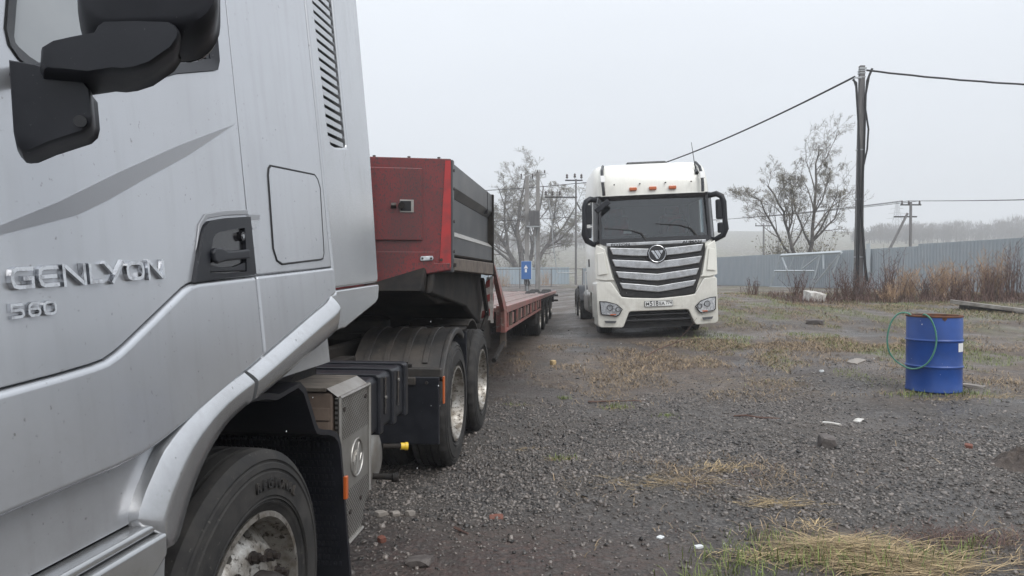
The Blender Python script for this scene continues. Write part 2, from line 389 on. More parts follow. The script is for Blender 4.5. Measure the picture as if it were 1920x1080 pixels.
def tag(o, label=None, cat=None, group=None, kind=None):
    if label: o['label'] = label
    if cat: o['category'] = cat
    if group: o['group'] = group
    if kind: o['kind'] = kind
    return o
def thing(name, label, cat, loc=(0,0,0), rot=(0,0,0), group=None):
    o = bpy.data.objects.new(name, None); C.objects.link(o)
    o.location = loc; o.rotation_euler = rot; o.empty_display_size = 0.2
    return tag(o, label, cat, group)
def share(src, parent, name=None, loc=None, rot=None):
    o = src.copy()
    if name: o.name = name
    C.objects.link(o); o.parent = parent
    if loc is not None: o.location = loc
    if rot is not None: o.rotation_euler = rot
    return o
def copy_tree(o, parent=None):
    c = o.copy(); C.objects.link(c); c.parent = parent
    for ch in list(o.children): copy_tree(ch, c)
    return c
def text_mesh(name, s, size, m, parent=None, extrude=0.002, mtx=None, bold=0.0, stretch=1.0):
    cu = bpy.data.curves.new(name, 'FONT'); cu.body = s; cu.size = size; cu.extrude = extrude; cu.offset = bold
    cu.align_x = 'CENTER'; cu.align_y = 'CENTER'
    tmp = bpy.data.objects.new('tmp', cu); C.objects.link(tmp)
    dg = bpy.context.evaluated_depsgraph_get(); dg.update()
    me = bpy.data.meshes.new_from_object(tmp.evaluated_get(dg))
    bpy.data.objects.remove(tmp); bpy.data.curves.remove(cu)
    me.transform(Matrix.Diagonal((stretch, 1, 1, 1)))
    if mtx is not None: me.transform(mtx)
    me.materials.clear(); me.materials.append(M[m]); me.name = name
    o = bpy.data.objects.new(name, me); C.objects.link(o)
    if parent is not None: o.parent = parent
    return o
def smoothstep(a, b, x):
    t = np.clip((x - a) / (b - a), 0, 1); return t*t*(3 - 2*t)

# ------------------------------------------------------------------ noise and terrain height
_rng = np.random.default_rng(7)
_LAT = _rng.random((256, 256))
def vnoise(x, y):
    x = np.asarray(x, float); y = np.asarray(y, float)
    xi = np.floor(x).astype(int); yi = np.floor(y).astype(int)
    fx = x - xi; fy = y - yi; fx = fx*fx*(3-2*fx); fy = fy*fy*(3-2*fy)
    a = _LAT[xi & 255, yi & 255]; b = _LAT[(xi+1) & 255, yi & 255]; c = _LAT[xi & 255, (yi+1) & 255]; d = _LAT[(xi+1) & 255, (yi+1) & 255]
    return (a*(1-fx)+b*fx)*(1-fy) + (c*(1-fx)+d*fx)*fy
def fbm(x, y, o=4):
    s = 0; a = 0.5
    for i in range(o):
        s = s + a*(vnoise(x + 17.3*i, y - 9.1*i)); x = np.asarray(x)*2.03; y = np.asarray(y)*2.03; a *= 0.5
    return s / (1 - 0.5**o)
_GL = np.array([(-30,-.06),(2,-.045),(4.5,0),(9,.03),(13,.14),(15.5,.24),(21,.34),(45,.6),(93,.5),(130,.6),(2000,.6)])
_GR = np.array([(-30,-.03),(2,.0),(5,.08),(8.4,.18),(15,.34),(19,.62),(25,.85),(32,.85),(60,.83),(93,.5),(130,.6),(2000,.6)])
def g(x, y):
    x = np.asarray(x, float); y = np.asarray(y, float)
    l = np.interp(y, _GL[:,0], _GL[:,1]); r = np.interp(y, _GR[:,0], _GR[:,1])
    t = smoothstep(0.0, 6.0, x)
    h = l*(1-t) + r*t
    hill = np.clip((y - 120) / 480.0, 0, 1.0)
    h = h + 38.0*hill*(0.45 + 0.55*smoothstep(-150, 190, x)) * (0.93 + 0.14*fbm(x/120+3, y/120, 2))
    near = np.exp(-((y-6)/14.0)**2)
    h = h + (fbm(x*0.9, y*0.9, 3) - 0.5)*0.05*near + (fbm(x*5, y*5, 2) - 0.5)*0.022*near
    return h
def gz(x, y): return float(g(x, y))

def masks(x, y):
    """brown dry grass, green grass, reddish soil"""
    n1 = fbm(x*0.5+4, y*0.35+9, 4); n2 = fbm(x*1.7+40, y*0.9+3, 4); n3 = fbm(x*0.8+90, y*0.8, 3)
    right = smoothstep(2.6, 5.0, x)
    band = smoothstep(8.0, 9.8, y + 0.5*x*0.3) * (0.7 + 0.3*right)
    mid = np.exp(-((y-11.5)/2.6)**2)*smoothstep(-0.6, 1.5, x)
    br = np.clip(band*0.75 + mid*0.5, 0, 1.2)
    br = br * smoothstep(0.36, 0.49, n1*0.55 + n2*0.45 + 0.07*right)
    far = smoothstep(14, 22, y) * smoothstep(4.2, 6.5, x)
    br = np.maximum(br, far*smoothstep(0.25, 0.5, n2)*0.95)
    br = np.maximum(br, 0.8*smoothstep(11.5, 14, y)*smoothstep(4.0, 5.5, x)*smoothstep(0.3, 0.5, n1))
    gr = smoothstep(0.46, 0.60, n2) * (0.75*right*smoothstep(8, 11, y) + 0.9*far) 
    def blob(cx, cy, rx, ry): return np.exp(-(((x-cx)/rx)**2 + ((y-cy)/ry)**2))
    br = np.maximum(br, 0.9*blob(1.35, 5.4, 0.75, 0.4)*smoothstep(0.3, 0.5, n2))
    br = np.maximum(br, 0.95*blob(1.9, 4.0, 0.85, 0.36)*smoothstep(0.25, 0.45, n2))
    br = np.maximum(br, 0.8*blob(4.9, 8.1, 0.9, 0.5)*smoothstep(0.25, 0.5, n2))
    br = np.maximum(br, smoothstep(60, 100, y)*0.6)
    gr = np.maximum(gr, smoothstep(110, 160, y)*0.55)
    rd = np.maximum(blob(-0.1, 3.75, 1.2, 0.75)*smoothstep(0.2, 0.4, n3), 0.6*mid*smoothstep(0.42, 0.6, n3)*(1-right))
    rd = np.maximum(rd, 0.95*blob(1.2, 11.3, 3.2, 2.2)*smoothstep(0.3, 0.46, n3))
    return np.clip(br, 0, 1), np.clip(gr, 0, 1), np.clip(rd, 0, 1)

# ------------------------------------------------------------------ ground sheet
def graded(lo, hi, d0, d1, core0, core1, gmax):
    xs = list(np.arange(core0, core1, d0)); x = core1; d = d0
    while x < hi: xs.append(x); d = min(d*1.09, gmax); x += d
    xs.append(hi); x = core0; d = d0; left = []
    while x > lo: d = min(d*1.09, gmax); x -= d; left.append(max(x, lo))
    return np.array(sorted(set(left + xs)))
gxs = graded(-900, 1000, 0.07, 0, -2.0, 6.5, 40)
gys = graded(-120, 1300, 0.07, 0, 2.4, 12.0, 40)
GX, GY = np.meshgrid(gxs, gys)
GZ = g(GX, GY)
ny, nx = GX.shape
me = bpy.data.meshes.new('ground')
idx = np.arange(ny*nx).reshape(ny, nx)
quads = np.stack([idx[:-1,:-1], idx[:-1,1:], idx[1:,1:], idx[1:,:-1]], -1).reshape(-1, 4)
def np_mesh(me, verts, faces):
    verts = np.asarray(verts, np.float32); faces = np.asarray(faces, np.int32)
    k = faces.shape[1]
    me.vertices.add(len(verts)); me.vertices.foreach_set('co', verts.ravel())
    me.loops.add(faces.size); me.loops.foreach_set('vertex_index', faces.ravel())
    me.polygons.add(len(faces)); me.polygons.foreach_set('loop_start', np.arange(0, faces.size, k, dtype=np.int32))
    me.update(calc_edges=True); me.validate()
np_mesh(me, np.stack([GX, GY, GZ], -1).reshape(-1, 3), quads)
br, gr, rd = masks(GX, GY)
at = me.color_attributes.new('cover', 'FLOAT_COLOR', 'POINT')
at.data.foreach_set('color', np.stack([br, gr, rd, np.ones_like(br)], -1).astype(np.float32).ravel())
me.shade_smooth()

def ground_mat():
    m = bpy.data.materials.new('gravel_yard'); m.use_nodes = True
    t = m.node_tree; b = t.nodes['Principled BSDF']
    L = t.links.new
    tcn = t.nodes.new('ShaderNodeTexCoord'); P = tcn.outputs['Object']
    def noise(s, d=5, r=0.6):
        n = t.nodes.new('ShaderNodeTexNoise'); n.inputs['Scale'].default_value = s; n.inputs['Detail'].default_value = d; n.inputs['Roughness'].default_value = r
        L(P, n.inputs['Vector']); return n.outputs[0]
    def mr(sock, lo, hi, a=0.0, c=1.0):
        n = t.nodes.new('ShaderNodeMapRange'); n.inputs[1].default_value = lo; n.inputs[2].default_value = hi
        n.inputs[3].default_value = a; n.inputs[4].default_value = c; L(sock, n.inputs[0]); return n.outputs[0]
    def mixc(f, a, c):
        n = t.nodes.new('ShaderNodeMix'); n.data_type = 'RGBA'; L(f, n.inputs[0])
        for s, v in ((6, a), (7, c)):
            if isinstance(v, tuple): n.inputs[s].default_value = (*v, 1)
            else: L(v, n.inputs[s])
        return n.outputs[2]
    def mul(a, c):
        n = t.nodes.new('ShaderNodeMath'); n.operation = 'MULTIPLY'; L(a, n.inputs[0])
        if isinstance(c, float): n.inputs[1].default_value = c
        else: L(c, n.inputs[1])
        return n.outputs[0]
    vo = t.nodes.new('ShaderNodeTexVoronoi'); vo.inputs['Scale'].default_value = 34; vo.inputs['Randomness'].default_value = 1
    L(P, vo.inputs['Vector'])
    sv = t.nodes.new('ShaderNodeSeparateColor'); L(vo.outputs['Color'], sv.inputs[0])
    stones = mixc(mr(sv.outputs[0], 0.1, 1.0), (0.042, 0.038, 0.035), (0.22, 0.203, 0.187))
    gap = mr(vo.outputs['Distance'], 0.25, 0.7)
    stones = mixc(gap, stones, (0.042, 0.04, 0.039))
    fines = mixc(mr(noise(210, 4, 0.8), 0.36, 0.66), (0.038, 0.033, 0.029), (0.138, 0.121, 0.104))
    base = mixc(mr(noise(1.1, 5), 0.42, 0.60), stones, fines)
    base = mixc(mul(mr(noise(5.5, 5, 0.7), 0.42, 0.62), 0.45), base, (0.047, 0.044, 0.042))
    base = mixc(mul(mr(noise(9.0, 5, 0.7), 0.52, 0.66), 0.4), base, (0.20, 0.19, 0.18))
    base = mixc(mul(mr(noise(0.45, 4), 0.45, 0.7), 0.5), base, (0.100, 0.082, 0.069))
    ca = t.nodes.new('ShaderNodeAttribute'); ca.attribute_name = 'cover'
    sc = t.nodes.new('ShaderNodeSeparateColor'); L(ca.outputs['Color'], sc.inputs[0])
    fine = noise(24, 6, 0.75)
    rd_c = mixc(mr(noise(60, 4), 0.3, 0.7), (0.048, 0.030, 0.027), (0.128, 0.078, 0.067))
    rd_c = mixc(mul(mr(noise(7.5, 6, 0.75), 0.45, 0.60), 0.7), rd_c, (0.034, 0.025, 0.023))
    rd_c = mixc(mul(mr(noise(12, 6, 0.75), 0.54, 0.66), 0.5), rd_c, (0.19, 0.135, 0.11))
    base = mixc(mul(sc.outputs[2], mr(fine, 0.34, 0.6)), base, rd_c)
    br_c = mixc(mr(noise(70, 4, 0.7), 0.33, 0.67), (0.058, 0.043, 0.036), (0.205, 0.150, 0.105))
    br_c = mixc(mul(mr(noise(6.5, 6, 0.75), 0.44, 0.60), 0.75), br_c, (0.050, 0.036, 0.030))
    br_c = mixc(mul(mr(noise(11, 6, 0.75), 0.52, 0.64), 0.7), br_c, (0.25, 0.185, 0.12))
    base = mixc(mul(sc.outputs[0], mr(fine, 0.36, 0.55)), base, br_c)
    gr_c = mixc(mr(noise(14, 6, 0.8), 0.38, 0.62), (0.062, 0.072, 0.028), (0.17, 0.17, 0.075))
    base = mixc(mul(sc.outputs[1], mr(noise(16, 6, 0.75), 0.40, 0.6)), base, gr_c)
    L(base, b.inputs['Base Color'])
    L(mr(noise(0.8, 4), 0.36, 0.62, 0.30, 0.8), b.inputs['Roughness'])
    b.inputs['Specular IOR Level'].default_value = 0.4
    b1 = t.nodes.new('ShaderNodeBump'); b1.inputs['Strength'].default_value = 0.9; b1.inputs['Distance'].default_value = 0.015; b1.invert = True
    L(vo.outputs['Distance'], b1.inputs['Height'])
    b2 = t.nodes.new('ShaderNodeBump'); b2.inputs['Strength'].default_value = 0.7; b2.inputs['Distance'].default_value = 0.02
    L(noise(70, 6, 0.8), b2.inputs['Height']); L(b1.outputs[0], b2.inputs['Normal'])
    L(b2.outputs[0], b.inputs['Normal'])
    return m
me.materials.append(ground_mat())
ground = bpy.data.objects.new('ground', me); C.objects.link(ground)
tag(ground, 'dark wet gravel yard rising to a hazy hillside', 'ground', kind='structure')

# ------------------------------------------------------------------ corrugated fences
def corr_mesh(wd, ht, pitch, depth, th=0.004):
    """one trapezoid-profiled sheet in the local xz plane, base at z=0"""
    mb = MB(); prof = []; x = 0.0
    while x < wd - 1e-6:
        for dx, dy in ((0, 0), (pitch*0.34, 0), (pitch*0.5, -depth), (pitch*0.84, -depth)):
            if x + dx < wd: prof.append((x+dx, dy))
        x += pitch
    prof.append((wd, 0))
    ring0 = [(a, b, 0) for a, b in prof] + [(a, b+th, 0) for a, b in reversed(prof)]
    ring1 = [(a, b, ht) for a, b, _ in ring0]
    mb.loft([ring0, ring1], True, False)
    n = len(ring0)
    mb.f.append(tuple(range(2*n-1, n-1, -1)))
    return mb
def fence(name, label, p0, p1, ht, m, sheet_w=1.2, pitch=0.2, step=None, seed=1):
    rnd = random.Random(seed)
    p0 = Vector((*p0, 0)); p1 = Vector((*p1, 0)); d = (p1-p0); ln = d.length; d.normalize()
    rz = math.atan2(d.y, d.x)
    root = thing(name, label, 'fence', (p0.x, p0.y, gz(p0.x, p0.y)), (0, 0, rz))
    src = corr_mesh(sheet_w*0.998, 1.0, pitch, 0.035).build('metal_sheet', m, root, smooth=False)
    k = 0; first = True
    n = int(ln/sheet_w)
    for k in range(n):
        c = p0 + d*(k*sheet_w)
        zb = gz(c.x, c.y) - root.location.z
        h = ht + (step(k) if step else 0) + rnd.uniform(-0.012, 0.012)
        o = src if first else share(src, root)
        o.location = (k*sheet_w, 0.005*(k % 2), zb - 0.05); o.scale = (1, 1, h); first = False
    # two rails and posts behind the sheets
    rl = MB()
    for zz in (0.45, ht-0.35):
        rl.tube([(k*3.6, 0.05, gz(*(p0+d*(k*3.6)).xy) - root.location.z + zz) for k in range(int(ln/3.6)+1)], 0.025, 4)
    rl.build('rail', 'galv', root, smooth=False)
    for k in range(int(ln/3.6)+1):
        c = p0 + d*(k*3.6); zb = gz(c.x, c.y) - root.location.z
        if k == 0: ps = MB().box(-0.03, 0.03, 0.08, 0.14, -0.2, ht*0.98).build('post', 'galv', root, smooth=False); ps.location = (0, 0, zb)
        else: share(ps, root, loc=(k*3.6, 0, zb))
    return root
def fp(y, off=0.0):
    """a point on the right hand fence line"""
    return (26.9 - 0.191*y - off, y - off*0.19)
fence('metal_fence', 'long blue grey corrugated sheet fence along the right edge of the yard', fp(93.4), fp(17.0), 2.22, 'fence',
      step=lambda k: (0.10 if k > 48 else 0.0) - (0.10 if k < 30 else 0.0), seed=3)
fence('metal_fence', 'pale blue corrugated fence across the far end behind the bare tree', (-34, 97.0), (9.0, 93.6), 2.25, 'fence2', sheet_w=1.6, pitch=0.4, seed=5)

# pale loose sheet offcut fixed beside the tall pole
q = fp(39.0, 0.18)
tag(MB().box(-0.15, 0.15, -0.015, 0.015, 0.9, 2.45).build('metal_strip', 'cabgrey', None, smooth=False), 'pale upright metal strip fixed to the fence beside the tall pole', 'strip')
bpy.data.objects['metal_strip'].location = (q[0], q[1], gz(*q)); bpy.data.objects['metal_strip'].rotation_euler = (0, 0, math.atan2(-1, 0.191) + PI)

# low pipe-rail mesh fence in front of the pale fence
rf = thing('rail_fence', 'low grey pipe rail fence in front of the pale far fence', 'fence', (-9, 55, gz(-9, 55)))
for k in range(7):
    MB().cyl((k*2.4, 0, -0.2), (k*2.4, 0, 1.55), 0.04, n=8).build('post', 'concrete_dark', rf)
for zz in (0.08, 1.42):
    MB().tube([(0, 0, zz), (14.4, 0, zz+0.1)], 0.03, 6).build('rail', 'concrete_dark', rf)
for k in range(6):
    mb = MB()
    for i in range(1, 9): mb.tube([(k*2.4 + i*0.266, 0, 0.1), (k*2.4 + i*0.266, 0, 1.42)], 0.007, 3)
    mb.build('wire_infill', 'galv', rf)

# ------------------------------------------------------------------ welded steel frame leaning on the fence
gf = thing('steel_frame', 'white welded steel gate frame leaning against the fence left of the pole', 'gate frame')
def fpx(px, off):
    r = (px-960)/1350.0; y = (26.9-off)/(r+0.191); return y
def GP(px, py, off=0.5):
    y = fpx(px, off); x = (px-960)/1350.0*y
    return Vector((x, y, 1.53 + (518-py)/1350.0*y))
bars = [((1465,479),(1577,473),.075), ((1465,479),(1444,538),.035), ((1489,479),(1466,538),.035), ((1511,478),(1500,508),.03),
        ((1538,476),(1522,538),.035), ((1575,474),(1560,515),.035), ((1543,476),(1544,504),.04), ((1452,508),(1527,508),.045),
        ((1466,482),(1476,507),.04), ((1538,478),(1503,505),.04), ((1575,476),(1524,538),.05), ((1443,538),(1484,539),.03)]
gl_ = [GP(*a, off=0.75 - 0.2*((538-a[1])/60)) for a, b, r in bars]; gb_ = [GP(*b, off=0.75 - 0.2*((538-b[1])/60)) for a, b, r in bars]
base = Vector((sum(v.x for v in gl_)/len(gl_), sum(v.y for v in gl_)/len(gl_), 0)); base.z = gz(base.x, base.y)
gf.location = base
for (a, b, r), pa, pb in zip(bars, gl_, gb_):
    MB().tube([pa-base, pb-base], r*1.35, 4).build('frame_bar', 'cabgrey', gf, smooth=False)

# ------------------------------------------------------------------ trees
def wander(rnd, p, d, ln, n, curl, up):
    pts = [Vector(p)]; d = Vector(d).normalized()
    for i in range(n):
        d = (d + Vector((rnd.gauss(0, curl), rnd.gauss(0, curl), rnd.gauss(0, curl) + up))).normalized()
        pts.append(pts[-1] + d*(ln/n))
    return pts
def make_tree(name, label, loc, stems, seed, levels=3, nside=(7, 6, 5), lenf=(0.45, 0.5, 0.5), leaf=0.16, leaves=3, leafm='bud', up=0.05, twig_r=0.012, group=None, spread=1.05):
    rnd = random.Random(seed)
    root = thing(name, label, 'tree', loc, group=group)
    tw = MB(); lf = MB()
    cur = []
    for pts, r0, r1 in stems:
        pts = [Vector(p) for p in pts]; n = len(pts)
        sm = []
        for i in range(n-1):
            for t in (0, 0.5): sm.append(pts[i].lerp(pts[i+1], t) + Vector((rnd.gauss(0, .05), rnd.gauss(0, .05), 0))*(i > 0 or t > 0))
        sm.append(pts[-1])
        rs = [r0 + (r1-r0)*i/(len(sm)-1) for i in range(len(sm))]
        MB().tube(sm, rs, 8).build('trunk', 'bark', root)
        ln = sum((sm[i+1]-sm[i]).length for i in range(len(sm)-1))
        cur.append((sm, ln, r0, r1))
    for lv in range(levels):
        nxt = []
        for pts, ln, r0, r1 in cur:
            m = nside[min(lv, len(nside)-1)]
            for k in range(m):
                t = 0.28 + 0.72*(k + rnd.random())/m
                i = min(int(t*(len(pts)-1)), len(pts)-2); f = t*(len(pts)-1)-i
                p = pts[i].lerp(pts[i+1], f); d = (pts[i+1]-pts[i]).normalized()
                a = rnd.random()*2*PI; u = d.orthogonal().normalized(); u.rotate(Matrix.Rotation(a, 3, d))
                nd = d*rnd.uniform(0.4, 0.9) + u*rnd.uniform(0.55, spread) + Vector((0, 0, 0.15))
                l2 = ln*lenf[min(lv, len(lenf)-1)]*rnd.uniform(0.55, 1.1)*(1.15-0.5*t)
                rr = max((r0+(r1-r0)*t)*0.55, twig_r)
                bp = wander(rnd, p, nd, l2, 5 if lv < 2 else 3, 0.16, up)
                nb = len(bp); rs = [max(rr*(1-0.8*q_/(nb-1)), twig_r*0.7) for q_ in range(nb)]
                tw.tube(bp, rs, 5 if lv == 0 else 3, caps=False)
                nxt.append((bp, l2, rr, rr*0.3))
                if lv == levels-1:
                    for q_ in range(leaves):
                        c = bp[rnd.randrange(1, nb)] + Vector((rnd.gauss(0, .07), rnd.gauss(0, .07), rnd.gauss(0, .07)))
                        s = leaf*rnd.uniform(0.5, 1.2)
                        e1 = Vector((rnd.gauss(0,1), rnd.gauss(0,1), rnd.gauss(0,1))).normalized()*s; e2 = e1.orthogonal().normalized()*s*0.5
                        lf.add([c-e1, c+e2, c+e1, c-e2], [(0,1,2,3)])
        cur = nxt
    cr = tw.build('crown', 'twig', root, fix=False)
    if lf.v: lf.build('foliage', leafm, cr, smooth=False, fix=False)
    return root
zt = gz(20.5, 50.5)
make_tree('bare_tree', 'budding tree with two leaning trunks behind the right fence', (20.5, 50.5, zt),
          [([(-0.1,0,0),(-.2,0,1.2),(-.75,0.2,2.6),(-1.15,0.2,3.9),(-1.55,.1,5.2),(-2.2,-.2,6.4),(-2.8,-.4,7.0)], .17, .03),
           ([(-0.2,.1,1.2),(-1.2,.3,2.7),(-2.2,.4,4.6),(-3.1,.4,6.0),(-3.9,.3,6.5)], .10, .025),
           ([(.1,0,0),(.2,0,1.6),(.35,-.2,3.0),(.5,-.2,5.0),(.75,0,7.3),(.8,.2,8.6),(1.1,.3,9.9)], .19, .03),
           ([(.3,0,2.9),(1.0,-.3,3.7),(1.9,-.5,4.7),(2.3,-.5,6.4)], .10, .025),
           ([(.35,0,3.0),(-.2,.4,4.4),(-.6,.5,6.2),(-.9,.6,7.7)], .08, .025),
           ([(.5,-.2,4.9),(1.2,0,6.0),(1.7,.2,7.4),(1.9,.2,8.3)], .06, .02),
           ([(-1.1,.2,3.7),(-.9,-.3,5.2),(-1.2,-.4,7.2)], .07, .02)],
          seed=11, levels=4, nside=(10, 6, 5, 4), lenf=(0.42, 0.55, 0.6, 0.75), leaf=0.04, leaves=2, leafm='bud2', twig_r=0.0085)
zt = gz(1.8, 101)
lt_ = make_tree('bare_tree', 'wide spreading leafless tree behind the far pale fence', (1.8, 101, zt),
          [([(-.6,0,0),(-1.2,0,3),(-2.5,0,6),(-4.2,.3,9),(-5.6,.5,11.8)], .38, .06),
           ([(-.2,.3,0),(-.4,.3,4),(-.9,.3,8),(-.6,.4,12),(0,.5,15.5)], .40, .06),
           ([(-.9,0,2.6),(-3.0,-.2,4.6),(-5.0,-.3,6.8),(-6.0,0,9.0)], .22, .05),
           ([(.8,0,0),(1.4,0,3.2),(2.5,0,5.6),(4.5,.3,8.4),(6.0,.4,11.6)], .34, .06),
           ([(2.2,0,5.2),(4.2,.2,6.6),(6.2,.2,9.4)], .18, .05),
           ([(.2,.4,0),(.7,.4,4.5),(1.4,.4,9.0),(2.2,.5,14.6)], .30, .06),
           ([(-2.0,0,5),(-2.4,.3,9),(-2.2,.5,13.6)], .2, .05),
           ([(-3.4,.3,8.4),(-5.2,.2,10.6),(-6.2,.2,12.6)], .13, .04),
           ([(2.9,.1,6.4),(3.4,.3,10),(3.9,.4,14.2)], .16, .04),
           ([(.5,.4,3.5),(-1.4,.6,8),(-3.2,.6,14.6)], .18, .04)],
          seed=5, levels=4, nside=(12, 7, 5, 4), lenf=(0.42, 0.55, 0.6, 0.75), leaf=0.06, leaves=2, twig_r=0.014)
lt_.scale = (1.2, 1.1, .94)
# low scrub at the feet of both trees, behind the fences
def shrub(loc, h, wdt, seed, label, n=70, leafm='bud2', name='scrub_bush'):
    rnd = random.Random(seed); root = thing(name, label, 'bush', loc, group='scrub behind the fences')
    tw = MB(); lf = MB()
    for i in range(n):
        a = rnd.random()*2*PI; d = Vector((math.cos(a)*rnd.uniform(.1, .9)*wdt/h, math.sin(a)*rnd.uniform(.1, .9)*wdt/h, 1))
        bp = wander(rnd, (rnd.gauss(0, wdt*.22), rnd.gauss(0, wdt*.22), 0), d, h*rnd.uniform(.5, 1.1), 4, .14, .0)
        tw.tube(bp, [.02, .016, .012, .009, .006], 3, caps=False)
        for k in range(7):
            c = bp[rnd.randrange(2, 5)] + Vector((rnd.gauss(0, .15), rnd.gauss(0, .15), rnd.gauss(0, .15))); s = rnd.uniform(.05, .12)
            e1 = Vector((rnd.gauss(0,1), rnd.gauss(0,1), rnd.gauss(0,1))).normalized()*s; e2 = e1.orthogonal().normalized()*s*.55
            lf.add([c-e1, c+e2, c+e1, c-e2], [(0,1,2,3)])
    t_ = tw.build('stems', 'twig', root, fix=False); lf.build('foliage', leafm, root, smooth=False, fix=False)
    return root
for i, (x, y, h, wd) in enumerate([(19.2, 51.5, 3.6, 1.3), (21.8, 51.8, 3.8, 1.5)]):
    shrub((x, y, gz(x, y)), h, wd, 40+i, ['yellowish scrub bush left of the double trunk behind the fence', 'yellowish scrub bush right of the double trunk behind the fence'][i], 110)
for i, (x, y, h, wd, lb) in enumerate([(-3.2, 100.5, 4.2, 2.0, 'brown scrub left of the spreading tree foot'), (3.6, 103, 4.0, 2.0, 'brown scrub right of the spreading tree foot'), (0.2, 104, 4.6, 2.4, 'brown scrub directly behind the spreading tree foot')]):
    shrub((x, y, gz(x, y)), h, wd, 60+i, lb, 120, 'bud')

# ------------------------------------------------------------------ poles, wires and mast
def pole(name, label, loc, h, w0, w1, m='concrete', sides=4):
    root = thing(name, label, 'pole', loc)
    return root
def insulator(mb, p): 
    p = Vector(p); mb.lathe([(0.0, 0), (.05, 0), (.06, .05), (.035, .08), (.055, .12), (.03, .17), (0, .19)], p, (0,0,1), 8)
px_, py_ = 12.0, 25.0; z0 = gz(px_, py_)
tp = thing('utility_pole', 'tall concrete pole with strapped black cables right of the white truck', 'pole', (px_, py_, z0), (0, R(0.6), 0))
hp = 8.80 - z0
MB().loft([[(-.14,-.12,-.3),(.14,-.12,-.3),(.11,.12,-.3),(-.11,.12,-.3)], [(-.085,-.085,hp),(.085,-.085,hp),(.07,.085,hp),(-.07,.085,hp)]]).build('shaft', 'concrete_dark', tp, bevel=0.012)
for zz in (hp-.18, hp-.26, hp-.40, hp-2.9, hp-4.6, hp-6.6):
    s_ = 0.095 + (hp-zz)*0.005
    MB().box(-s_, s_, -s_, s_, zz-.02, zz+.02).build('steel_strap', 'galv', tp, smooth=False)
def dn(pts, r, nm='down_cable'): 
    return MB().tube(pts, r, 6).build(nm, 'cable', tp)
dn([(-.35,-.1,hp-.5),(-.24,-.14,hp-.62),(-.20,-.14,hp-1.2),(-.13,-.14,hp-2.2),(-.12,-.14,hp-3.0),(-.12,-.16,hp-5),(-.14,-.18,.3)], .034)
dn([(-.32,-.1,hp-.48),(-.26,-.16,hp-.75),(-.17,-.15,hp-1.8),(-.08,-.14,hp-3.0),(-.06,-.16,hp-5.5),(-.08,-.2,.2)], .03)
dn([(.3,-.1,hp-.12),(.12,-.14,hp-.55),(.07,-.14,hp-1.4),(.2,-.15,hp-2.2),(.17,-.15,hp-2.9),(.05,-.14,hp-3.5),(.03,-.16,hp-5.2),(.16,-.2,hp-6.9),(.24,-.2,.5)], .03)
dn([(.33,-.1,hp-.12),(.2,-.14,hp-.4),(.1,-.14,hp-1.0),(.07,-.15,hp-3.2),(.0,-.16,hp-5.0),(.12,-.2,hp-6.8),(.18,-.22,.4)], .026)
MB().box(-.12, .12, -.12, -.08, hp-.14, hp-.08).build('hook_bracket', 'galv', tp, smooth=False)
MB().box(-.3, -.05, -.13, -.09, hp-.46, hp-.42).build('hook_bracket', 'galv', tp, smooth=False)

def wire(label, a, b, sag, r, wob=0.0, n=40):
    a = Vector(a); b = Vector(b); root_z = a
    pts = []
    for i in range(n+1):
        t = i/n; p = a.lerp(b, t); p.z -= sag*4*t*(1-t); p.z += wob*math.sin(i*2.1)
        pts.append(p - a)
    o = MB().tube(pts, r, 6).build('overhead_cable', 'cable'); o.location = a
    return tag(o, label, 'cable', 'overhead cables')
wire('thick black cable running from the tall pole off the right edge', (px_+.2, py_-.1, 8.62), (38, 21.5, 8.9), 1.15, .032, .006, 70)
wire('thick black cable from the tall pole down behind the white truck', (px_-.2, py_-.1, 8.40), (5.4, 60, 9.25), .75, .034, .0, 60)

def small_pole(label, loc, h, w0, w1, m, arm=None, name='utility_pole'):
    root = thing(name, label, 'pole', loc)
    MB().loft([[(-w0,-w0,-.3),(w0,-w0,-.3),(w0,w0,-.3),(-w0,w0,-.3)], [(-w1,-w1,h),(w1,-w1,h),(w1,w1,h),(-w1,w1,h)]]).build('shaft', m, root, bevel=0.01)
    return root
za = gz(.93, 45)
pa = small_pole('concrete pole carrying the blue cabinet behind the flatbed', (.93, 45, za), 7.75-za, .15, .11, 'concrete')
h1 = 7.75-za
for s in (-.35, .35):
    MB().tube([(s, 0, h1-.15), (s, 0, h1+.0)], .03, 5).build('arm_pin', 'chassis', pa)
    mb = MB(); insulator(mb, (s, 0, h1)); mb.build('insulator', 'insul', pa)
MB().box(-.42, .42, -.03, .03, h1-.2, h1-.14).build('crossarm', 'galv', pa, smooth=False)
pb = small_pole('taller concrete pole just right of the blue cabinet', (1.62, 45.2, za), 8.0-za, .16, .11, 'concrete')
h2 = 8.0-za
for s in (-.02, .42):
    mb = MB(); insulator(mb, (s, 0, h2)); mb.build('insulator', 'insul', pb)
MB().box(-.1, .5, -.03, .03, h2-.12, h2-.06).build('crossarm', 'galv', pb, smooth=False)
MB().tube([(-.2, -.18, 3.4), (-.16, -.2, 2.6), (-.18, -.2, 1.4)], .05, 6).build('conduit', 'galv', pb)
# meter / transformer housing hung between the two poles
tb = thing('transformer_box', 'grey ribbed transformer box hung between the two concrete poles', 'box', (1.40, 44.75, za+4.05))
MB().box(-.32, .32, -.22, .22, 0, .95).build('housing', 'concrete_dark', tb, bevel=.02)
for k in range(7): MB().box(-.30+k*.093, -.27+k*.093, -.25, -.222, .05, .9).build('fin', 'board', tb, smooth=False)
MB().box(-.5, .4, -.2, .25, -.09, -.01).build('shelf', 'galv', tb, smooth=False)
for s in (-.3, .25): MB().tube([(s, .1, -.05), (s*.4, .3, -.9)], .03, 5).build('brace', 'galv', tb)
